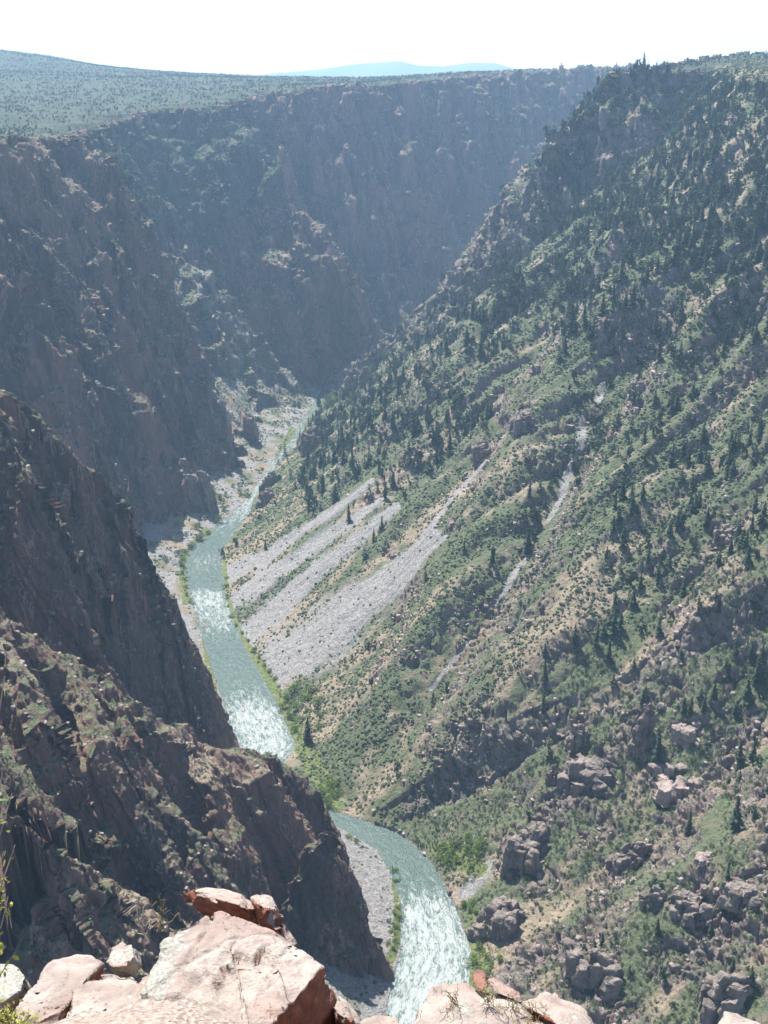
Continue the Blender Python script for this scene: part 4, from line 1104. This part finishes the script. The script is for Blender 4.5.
# overhanging red slab behind it
q = [at_t(182, 893, 9.1), at_t(205, 885, 9.35), at_t(230, 889, 9.3), at_t(248, 897, 9.15), at_t(262, 910, 9.0), at_t(214, 898, 8.85), at_t(238, 905, 8.8)]
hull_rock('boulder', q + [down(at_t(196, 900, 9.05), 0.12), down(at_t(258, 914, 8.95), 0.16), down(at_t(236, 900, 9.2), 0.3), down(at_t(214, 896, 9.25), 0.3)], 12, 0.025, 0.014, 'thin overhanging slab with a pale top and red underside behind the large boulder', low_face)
q = [at_t(250, 897, 8.95), at_t(258, 893, 9.05), at_t(270, 895, 9.0), at_t(281, 906, 8.85), at_t(268, 908, 8.6)]
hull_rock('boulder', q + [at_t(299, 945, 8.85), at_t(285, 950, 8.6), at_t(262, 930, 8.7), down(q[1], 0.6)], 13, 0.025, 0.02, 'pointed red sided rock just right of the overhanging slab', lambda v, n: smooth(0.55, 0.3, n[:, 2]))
q = [at_t(327, 990, 7.9), at_t(335, 988, 7.95), at_t(349, 1003, 7.85), at_t(364, 1026, 7.7), at_t(352, 1022, 7.5), at_t(335, 1012, 7.6)]
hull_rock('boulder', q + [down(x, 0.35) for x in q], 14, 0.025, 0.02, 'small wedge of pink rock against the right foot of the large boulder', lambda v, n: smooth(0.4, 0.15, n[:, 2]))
q = [at_t(358, 1022, 7.5), at_t(374, 1014, 7.6), at_t(396, 1017, 7.6), at_t(410, 1030, 7.5), at_t(385, 1040, 7.2), at_t(360, 1040, 7.2)]
hull_rock('boulder', q + [down(x, 0.3) for x in q], 15, 0.03, 0.02, 'low pale rock at the bottom edge between the boulder and the long slab')
# left group
q = [at_t(14, 1006, 7.6), at_t(40, 972, 8.0), at_t(52, 961, 8.2), at_t(74, 953, 8.35), at_t(92, 955, 8.3), at_t(103, 963, 8.2), at_t(90, 976, 7.95), at_t(66, 1000, 7.65), at_t(40, 1040, 7.2), at_t(2, 1040, 7.3)]
hull_rock('boulder', q + [down(x, 0.45, 0.05) for x in q], 16, 0.026, 0.014, 'flat topped pink boulder with orange lichen in the lower left', low_face, lambda v, n: np.full(len(v), 0.3))
q = [at_t(70, 988, 7.75), at_t(100, 972, 8.0), at_t(132, 972, 7.95), at_t(150, 985, 7.7), at_t(128, 1035, 7.1), at_t(60, 1035, 7.15)]
hull_rock('boulder', q + [down(x, 0.3) for x in q], 22, 0.026, 0.02, 'low smooth slab between the flat topped boulder and the large boulder', None)
q = [at_t(105, 962, 8.35), at_t(111, 947, 8.5), at_t(121, 938, 8.6), at_t(133, 943, 8.55), at_t(136, 956, 8.4), at_t(126, 966, 8.25), at_t(112, 968, 8.25)]
hull_rock('boulder', q + [down(x, 0.25, 0.15) for x in q], 17, 0.022, 0.014, 'small upright grey boulder left of the large one', None, lambda v, n: np.full(len(v), 0.5))
q = [at_t(-30, 975, 8.0), at_t(-5, 961, 8.2), at_t(14, 962, 8.2), at_t(27, 974, 8.05), at_t(22, 990, 7.8), at_t(-5, 1004, 7.6), at_t(-30, 1004, 7.6)]
hull_rock('boulder', q + [down(x, 0.35, 0.1) for x in q], 18, 0.026, 0.014, 'grey lichen covered boulder at the left edge', None, lambda v, n: np.full(len(v), 0.75))
# right group
q = [at_t(406, 1035, 7.35), at_t(418, 1003, 7.7), at_t(431, 986, 7.9), at_t(444, 980, 8.0), at_t(462, 983, 8.0), at_t(500, 995, 7.9), at_t(556, 1012, 7.75), at_t(592, 1040, 7.4), at_t(560, 1060, 7.0), at_t(410, 1060, 7.0)]
hull_rock('boulder', q + [down(x, 0.4, 0.1) for x in q], 19, 0.026, 0.02, 'long flat pinkish grey slab at the bottom edge right of the river', None, lambda v, n: np.full(len(v), 0.32))
q = [at_t(473, 979, 7.95), at_t(480, 973, 8.0), at_t(486, 977, 7.95), at_t(490, 986, 7.9), at_t(482, 993, 7.8), at_t(474, 988, 7.85)]
hull_rock('boulder', q + [down(x, 0.06, 0.12) for x in q], 20, 0.012, 0.016, 'fist sized dark red stone lying on the long slab', lambda v, n: np.full(len(v), 0.8))
q = [at_t(486, 981, 7.95), at_t(494, 976, 8.0), at_t(505, 983, 7.95), at_t(523, 995, 7.85), at_t(516, 1001, 7.75), at_t(495, 992, 7.8)]
hull_rock('boulder', q + [down(x, 0.07, 0.08) for x in q], 21, 0.014, 0.016, 'flat reddish stone beside the dark red one on the long slab', lambda v, n: np.full(len(v), 0.3))
q = [at_t(516, 1000, 7.85), at_t(534, 991, 8.0), at_t(556, 989, 8.0), at_t(584, 1005, 7.85), at_t(606, 1030, 7.55), at_t(570, 1032, 7.35), at_t(535, 1012, 7.6)]
hull_rock('boulder', q + [down(x, 0.35, 0.1) for x in q], 23, 0.024, 0.02, 'rounded pale slab at the right end of the long flat slab', low_face, lambda v, n: np.full(len(v), 0.3))
q = [at_t(716, 1022, 7.6), at_t(724, 1010, 7.75), at_t(738, 1010, 7.75), at_t(758, 1020, 7.65), at_t(775, 1032, 7.5), at_t(720, 1035, 7.4)]
hull_rock('boulder', q + [down(x, 0.3, 0.1) for x in q], 24, 0.024, 0.02, 'single pale stone poking into the lower right corner')

# gravelly ledge the rocks lie on, with the cliff dropping from it
def ledge():
    m, nt = new_mat('ledge gravel'); B = NB(nt); p = B.pos()
    v1 = B.node('ShaderNodeSeparateColor'); B.link(B.vor(p, 34, 'F1', 'Color'), v1.inputs[0])
    n = B.noise(p, 5, 5, 0.6)
    c = B.mix(v1.outputs[0], (0.20, 0.155, 0.13), (0.37, 0.30, 0.26)); c = B.mix(B.math('MULTIPLY', B.ramp(n, 0.5, 0.7), 0.5), c, (0.30, 0.23, 0.18))
    B.out(c, 0.95, B.math('ADD', B.vor(p, 26), n), 0.9, 0.03, 0.1)
    rim = [(-120, 1000, 7.7), (-20, 984, 8.0), (40, 975, 8.15), (100, 955, 8.45), (150, 938, 8.5), (180, 925, 8.6), (215, 918, 8.7), (262, 925, 8.7), (292, 950, 8.55), (335, 1005, 7.95), (400, 1028, 7.65), (440, 1000, 8.0), (500, 1005, 7.95), (570, 1015, 7.85), (640, 1050, 7.5), (730, 1030, 7.65), (800, 1045, 7.5)]
    top = [at_t(u, v, t) + Vector((0, 0, -0.34)) for u, v, t in rim]
    back = [Vector((q.x * 1.2, 0.5, EYE - 2.4)) for q in top]
    rows_ = []
    for k in np.linspace(0, 1, 40): rows_.append([b.lerp(a, k) for a, b in zip(top, back)])
    for dz, dy in ((0.3, 0.1), (1.5, 0.1), (5, -0.3), (14, 0.5), (40, 0.2)): rows_.append([Vector((q.x, q.y + dy, q.z - dz)) for q in top])
    G = np.array([[list(q) for q in r_] for r_ in rows_], float)
    # finer across
    W_ = G.shape[1]; xs = np.linspace(0, W_ - 1, 240); i0 = np.minimum(xs.astype(int), W_ - 2); f = (xs - i0)[None, :, None]
    G = G[:, i0] * (1 - f) + G[:, i0 + 1] * f
    G[..., 2] += 0.05 * n2(G[..., 0] * 3, G[..., 1] * 3, 5) + 0.02 * n2(G[..., 0] * 9, G[..., 1] * 9, 6)
    idx = np.arange(G.shape[0] * G.shape[1]).reshape(G.shape[:2])
    Fq = np.stack([idx[:-1, :-1].ravel(), idx[:-1, 1:].ravel(), idx[1:, 1:].ravel(), idx[1:, :-1].ravel()], 1)
    set_props(link('rim_ledge', mesh_from_arrays('rim_ledge', G.reshape(-1, 3), Fq, m, True)), 'gravelly ledge under the foreground boulders at the canyon rim', 'terrain', None, 'structure')
ledge()

# ---------------------------------------------------------------- plants on the rim
def tube(bm, pts, r0, r1, n=5):
    rings = []
    for i, q in enumerate(pts):
        t = (pts[min(i + 1, len(pts) - 1)] - pts[max(i - 1, 0)]).normalized()
        a = t.orthogonal().normalized(); b = t.cross(a); r = r0 + (r1 - r0) * i / max(1, len(pts) - 1)
        rings.append([bm.verts.new(q + (a * math.cos(k * 6.283 / n) + b * math.sin(k * 6.283 / n)) * r) for k in range(n)])
    for i in range(len(rings) - 1):
        for k in range(n): bm.faces.new((rings[i][k], rings[i][(k + 1) % n], rings[i + 1][(k + 1) % n], rings[i + 1][k]))
def wiggle(a, b, n, amp, r):
    return [a.lerp(b, k / n) + Vector((r.uniform(-1, 1), r.uniform(-1, 1), r.uniform(-1, 1))) * amp * (0 if k in (0,) else 1) for k in range(n + 1)]
M_YLEAF = foliage_material('rim shrub leaves', (0.22, 0.25, 0.05), (0.50, 0.48, 0.13), 0.4)
M_TWIG = foliage_material('dead twigs', (0.26, 0.21, 0.17), (0.46, 0.40, 0.34))
def leafy(name, label, root, tips, leaf, per, seed, spread, mat=M_YLEAF, cat='shrub'):
    r = random.Random(seed)
    e_ = bpy.data.objects.new(name, None); col.objects.link(e_); e_.location = root; set_props(e_, label, cat)
    bm = bmesh.new(); LV, LF = [], []
    for tip in tips:
        path = wiggle(Vector((0, 0, 0)), tip - root, 7, 0.012, r)
        tube(bm, path, 0.006, 0.0016)
        for _ in range(per):
            k = r.uniform(0.72, 1.0); i = min(int(k * 7), 6); c = path[i].lerp(path[i + 1], k * 7 - i) + Vector((r.gauss(0, spread), r.gauss(0, spread), r.gauss(0, spread)))
            n = Vector((r.gauss(0, 1), r.gauss(0, 1), r.gauss(0.6, 1))).normalized(); t = n.orthogonal().normalized(); t = Matrix.Rotation(r.uniform(0, 6.28), 3, n) @ t; b = n.cross(t)
            s = leaf * r.uniform(0.6, 1.2); o_ = len(LV)
            LV += [c - t * s, c - t * s * 0.3 + b * s * 0.42 + n * s * 0.1, c + t * s * 0.5 + b * s * 0.36, c + t * s, c + t * s * 0.5 - b * s * 0.36, c - t * s * 0.3 - b * s * 0.42 + n * s * 0.1]
            LF.append([o_ + q for q in range(6)])
    bm.normal_update(); me = bpy.data.meshes.new('branch'); bm.to_mesh(me); bm.free(); me.materials.append(M_TWIG); link('branch', me, e_)
    me = mesh_from_arrays('foliage', np.array([list(q) for q in LV]), np.array(LF), mat, False, {'tone': np.repeat(np.random.default_rng(seed).random(len(LF)), 6)}); link('foliage', me, e_)
root = at_t(-70, 1120, 3.6)
leafy('leafy_shrub', 'yellow green leafy twigs reaching in at the left edge', root, [at_t(u, v, 3.6) for u, v in ((4, 676), (2, 770), (8, 796), (12, 842), (8, 852), (7, 886), (10, 897), (18, 950), (6, 946))], 0.014, 8, 41, 0.012)
root = at_t(5, 1075, 6.4)
leafy('leafy_shrub', 'small yellow green plant in the bottom left corner', root, [at_t(u, v, 6.6) for u, v in ((4, 1004), (12, 1008), (20, 1010), (28, 1014), (36, 1018), (0, 1014), (10, 1018), (22, 1022), (-8, 1002), (32, 1024), (16, 1014))], 0.017, 26, 42, 0.028)
def dry_plant(name, label, base, tips, r0, r1, seed, mat, cat):
    r = random.Random(seed); bm = bmesh.new()
    for tip in tips:
        path = wiggle(base + Vector((r.gauss(0, .02), r.gauss(0, .02), 0)), tip, 5, 0.010, r); tube(bm, path, r0, r1, 4)
        for _ in range(5):
            i = r.randint(2, 5); q = path[i]; tube(bm, [q, q + Vector((r.uniform(-1, 1), r.uniform(-1, 1), r.uniform(0.1, 1.2))) * 0.045], r1, r1 * 0.7, 3)
    me = bpy.data.meshes.new(name); bm.to_mesh(me); bm.free(); me.materials.append(mat); set_props(link(name, me), label, cat)
dry_plant('dead_twig', 'bare grey dead twigs rising behind the small upright boulder', at_t(146, 942, 8.3), [at_t(u, v, 8.35) for u, v in ((128, 912), (133, 907), (138, 915), (142, 908), (131, 930), (150, 920))], 0.005, 0.0022, 51, M_TWIG, 'twig')
dry_plant('dry_weed', 'thin dry weed stalks at the left shoulder of the large boulder', at_t(162, 930, 8.2), [at_t(u, v, 8.25) for u, v in ((153, 905), (157, 910), (160, 898), (166, 900), (165, 915), (179, 912))], 0.004, 0.002, 52, M_DRY, 'weed')
for k, (u, v, lab) in enumerate(((488, 1000, 'dry yellow grass stalks beside the small red stones on the long slab'), (512, 1012, 'wispy dry grass in the crack at the middle of the long slab'), (455, 1004, 'few dry grass blades near the top of the long slab'), (536, 1016, 'dry grass stalks at the foot of the rounded pale slab'))):
    dry_plant('dry_grass', lab, at_t(u, v, 7.7), [at_t(u + random.uniform(-14, 14), v - random.uniform(4, 16), 7.6) for _ in range(7)] + [at_t(u + random.uniform(-16, 16), v + random.uniform(2, 14), 7.5) for _ in range(4)], 0.0035, 0.0016, 60 + k, M_DRY, 'grass')
print('rim', round(time.time() - T0, 1))

# ---------------------------------------------------------------- far mesas
def mesa(name, label, prof, y, depth, color):
    m, nt = new_mat(name + ' cover'); B = NB(nt); p = B.pos()
    n = B.noise(p, 0.004, 5, 0.6); B.out(B.mix(n, color, tuple(c * 1.6 for c in color)), 0.95)
    us = np.linspace(prof[0][0], prof[-1][0], 160); vs_ = np.interp(us, [q[0] for q in prof], [q[1] for q in prof])
    top = np.array([at_y(u, v, y) for u, v in zip(us, vs_)])
    top[:, 2] += 6 * n2(top[:, 0] / 300, top[:, 1] * 0 + y / 500, 5)
    ts = np.linspace(0, 1, 24)
    rows_ = []
    for t in np.concatenate([-ts[::-1], ts[1:]]):
        q = top.copy(); q[:, 1] += t * depth; q[:, 2] = 250 + (top[:, 2] - 250) * (1 - abs(t) ** 1.6)
        q[:, 2] += 18 * n2(q[:, 0] / 400, q[:, 1] / 250, 9) * (1 - abs(t)) * abs(t) * 3; rows_.append(q)
    G = np.array(rows_); idx = np.arange(G.shape[0] * G.shape[1]).reshape(G.shape[:2])
    F = np.stack([idx[:-1, :-1].ravel(), idx[:-1, 1:].ravel(), idx[1:, 1:].ravel(), idx[1:, :-1].ravel()], 1)
    set_props(link(name, mesh_from_arrays(name, G.reshape(-1, 3), F, m, True)), label, 'hills', None, 'structure')
mesa('far_mesa', 'pale blue flat topped mesa on the far horizon', [(150, 90), (238, 78), (270, 73.5), (320, 69), (345, 66), (365, 63), (400, 61), (420, 66), (445, 66), (470, 62.5), (495, 63), (512, 68), (560, 80), (620, 95)], 9600, 1100, (0.10, 0.13, 0.10))
mesa('far_hills', 'slightly darker low blue hills in front of the far mesa', [(200, 88), (250, 78), (282, 74.5), (310, 76), (335, 79.5), (360, 78), (420, 76), (480, 75), (560, 82)], 8200, 500, (0.08, 0.11, 0.08))
# the open country beyond, out to the horizon
m_, nt_ = new_mat('far country'); B_ = NB(nt_); n_ = B_.noise(B_.pos(), 0.003, 5, 0.6); B_.out(B_.mix(n_, (0.09, 0.11, 0.06), (0.16, 0.15, 0.10)), 0.95)
gv = np.array([(-60000, 6500, 330), (60000, 6500, 330), (60000, 90000, 100), (-60000, 90000, 100)], np.float32)
gv = np.array([(-8900, 6500, 330), (8900, 6500, 330), (8900, 11400, 330), (-8900, 11400, 330)], np.float32)
set_props(link('far_country', mesh_from_arrays('far_country', gv, np.array([(0, 1, 2, 3)]), m_, True)), 'level open country beyond the plateau', 'terrain', None, 'structure')


# ---------------------------------------------------------------- water
def water():
    m, nt = new_mat('river water'); B = NB(nt)
    p = B.pos()
    foam = B.attr('foam'); s = B.attr('along'); t = B.attr('across')
    cmb = B.node('ShaderNodeCombineXYZ'); B.link(s, cmb.inputs[0]); B.link(t, cmb.inputs[1])
    flow = B.mapping(cmb.outputs[0], (0.35, 1, 1))
    f1 = B.noise(flow, 0.35, 6, 0.7, 0.8); f2 = B.noise(flow, 1.2, 4, 0.7, 0.5)
    f = B.math('ADD', B.math('MULTIPLY', f1, 0.6), B.math('MULTIPLY', f2, 0.4))
    ff = B.ramp(B.math('ADD', f, B.math('MULTIPLY', B.math('SUBTRACT', foam, 0.64), 0.30)), 0.48, 0.64)
    deep = B.mix(B.ramp(f1, 0.3, 0.7), (0.036, 0.066, 0.056), (0.066, 0.104, 0.090))
    c = B.mix(ff, deep, (0.30, 0.325, 0.315))
    r = B.math('ADD', B.math('MULTIPLY', ff, 0.3), 0.34)
    wv = B.math('ADD', B.noise(p, 0.9, 4, 0.6), B.math('MULTIPLY', B.noise(p, 0.25, 3, 0.6), 1.5))
    B.out(c, r, wv, 0.9, 0.7, 0.32)
    ys = np.concatenate([np.arange(330, 1900, 2.5), np.arange(1900, 2900, 20)])
    na = 26
    l, rr = bank_l(ys) - 6, bank_r(ys) + 6
    tt = np.linspace(0, 1, na)
    X = l[:, None] * (1 - tt) + rr[:, None] * tt; Y = np.repeat(ys[:, None], na, 1)
    Z = 0.12 * n2(X / 7, Y / 7, 91) + 0.1 * n2(X / 2.5, Y / 2.5, 92) + 0.05
    u, v, _ = project(X, Y, Z)
    # rapids, by their reach of the river
    fo = np.interp(v, [380, 470, 500, 515, 530, 548, 560, 585, 592, 600, 625, 650, 680, 715, 760, 815, 860, 885, 910, 1000, 1100],
                   [0.55, 0.75, 0.85, 0.75, 0.55, 0.25, 0.65, 0.3, 0.85, 0.9, 0.75, 0.3, 0.45, 0.95, 0.9, 0.1, 0.15, 0.6, 0.95, 1.0, 0.9])
    fo = np.clip(fo - 0.5 * (np.abs(tt - 0.5)[None, :] * 2) ** 3, 0, 1)
    idx = np.arange(X.size).reshape(X.shape)
    F = np.stack([idx[:-1, :-1].ravel(), idx[:-1, 1:].ravel(), idx[1:, 1:].ravel(), idx[1:, :-1].ravel()], 1)
    me = mesh_from_arrays('river', np.stack([X, Y, Z], -1).reshape(-1, 3), F, m, True,
                          {'foam': fo.ravel(), 'along': Y.ravel(), 'across': ((tt[None, :] - 0.5) * (rr - l)[:, None]).ravel()})
    set_props(link('river', me), 'pale green river with white rapids winding along the canyon bottom', 'river', None, 'structure')
water()
def river_stones():
    n = 1500
    ys = rng.uniform(420, 1700, n); t = rng.uniform(-0.08, 1.08, n)
    x = bank_l(ys) * (1 - t) + bank_r(ys) * t
    u, v, d = project(x, ys, np.zeros(n))
    fo = np.interp(v, [430, 500, 515, 545, 560, 590, 610, 640, 690, 720, 760, 880, 920, 1000], [0.9, 1, 0.8, 0.1, 0.3, 0.8, 0.7, 0.1, 0.2, 0.6, 0.4, 0.1, 0.45, 0.5])
    edge = np.abs(t - 0.5) * 2
    k = rng.random(n) < np.clip(fo * 0.35 + (edge > 0.9) * 0.9 + (edge > 0.75) * 0.25, 0, 1)
    r = rng.uniform(0.5, 1.6, n) ** 1.3
    pp_ = np.stack([x, ys, np.full(n, -0.35)], 1)[k]
    o = merge(stones, pp_, r[k], r[k] * 0.75, rng.random(int(k.sum())), 'river_stones', M_CRAG)
    set_props(o, 'dark wet stones along the banks and in the rapids of the river', 'stones', None, 'stuff')
river_stones()

# ---------------------------------------------------------------- air
def haze():
    m, nt = new_mat('blue air')
    v = nt.nodes.new('ShaderNodeVolumePrincipled'); o = nt.nodes.new('ShaderNodeOutputMaterial')
    v.inputs['Color'].default_value = (0.48, 0.73, 1.0, 1); v.inputs['Density'].default_value = HAZE
    v.inputs['Anisotropy'].default_value = 0.25
    nt.links.new(v.outputs[0], o.inputs['Volume'])
    x0, x1, y0, y1, z0, z1 = -9000, 9000, -900, 11500, -8, 760
    vs = np.array([(x, y, z) for x in (x0, x1) for y in (y0, y1) for z in (z0, z1)], np.float32)
    fs = np.array([(0, 1, 3, 2), (4, 6, 7, 5), (0, 4, 5, 1), (2, 3, 7, 6), (0, 2, 6, 4), (1, 5, 7, 3)])
    me = mesh_from_arrays('haze', vs, fs, m, False)
    set_props(link('haze', me), 'thin blue summer haze filling the canyon', 'haze', None, 'stuff')
HAZE = 0.95e-4
haze()

# ---------------------------------------------------------------- light, sky, camera
SUN_EL, SUN_AZ = 60.0, -30.0           # azimuth from straight ahead (+y), negative = left
w = bpy.data.worlds.new('World'); scene.world = w; w.use_nodes = True
nt = w.node_tree; bg = nt.nodes['Background']
sky = nt.nodes.new('ShaderNodeTexSky'); sky.sky_type = 'NISHITA'; sky.sun_disc = False
sky.sun_elevation = math.radians(SUN_EL); sky.sun_rotation = math.radians(SUN_AZ)
sky.altitude = 2300; sky.air_density = 1.0; sky.dust_density = 2.5
nt.links.new(sky.outputs[0], bg.inputs['Color']); bg.inputs['Strength'].default_value = 0.11
ld = bpy.data.lights.new('sun', 'SUN'); ld.energy = 5.0; ld.angle = math.radians(0.5); ld.color = (1.0, 0.965, 0.89)
sun = bpy.data.objects.new('sun', ld); col.objects.link(sun)
e, a = math.radians(SUN_EL), math.radians(SUN_AZ)
sd = Vector((math.cos(e) * math.sin(a), math.cos(e) * math.cos(a), math.sin(e)))
sun.rotation_euler = (-sd).to_track_quat('-Z', 'Y').to_euler()
cd = bpy.data.cameras.new('camera'); cam = bpy.data.objects.new('camera', cd); col.objects.link(cam)
cam.location = (0, 0, EYE); cam.rotation_euler = (math.pi / 2 - PITCH, 0, 0)
cd.sensor_fit = 'VERTICAL'; cd.sensor_height = 24; cd.lens = 24 * FPX / 1024; cd.clip_start = 0.1; cd.clip_end = 60000
scene.camera = cam
vs = scene.view_settings; vs.view_transform = 'Standard'; vs.look = 'None'; vs.gamma = 1; vs.use_curve_mapping = False; vs.exposure = 1.2
cy = scene.cycles
cy.max_bounces = 4; cy.diffuse_bounces = 3; cy.glossy_bounces = 2; cy.transmission_bounces = 2; cy.volume_bounces = 1; cy.transparent_max_bounces = 8
cy.use_denoising = True; cy.denoiser = 'OPENIMAGEDENOISE'; cy.sample_clamp_indirect = 6
print('script', round(time.time() - T0, 1))
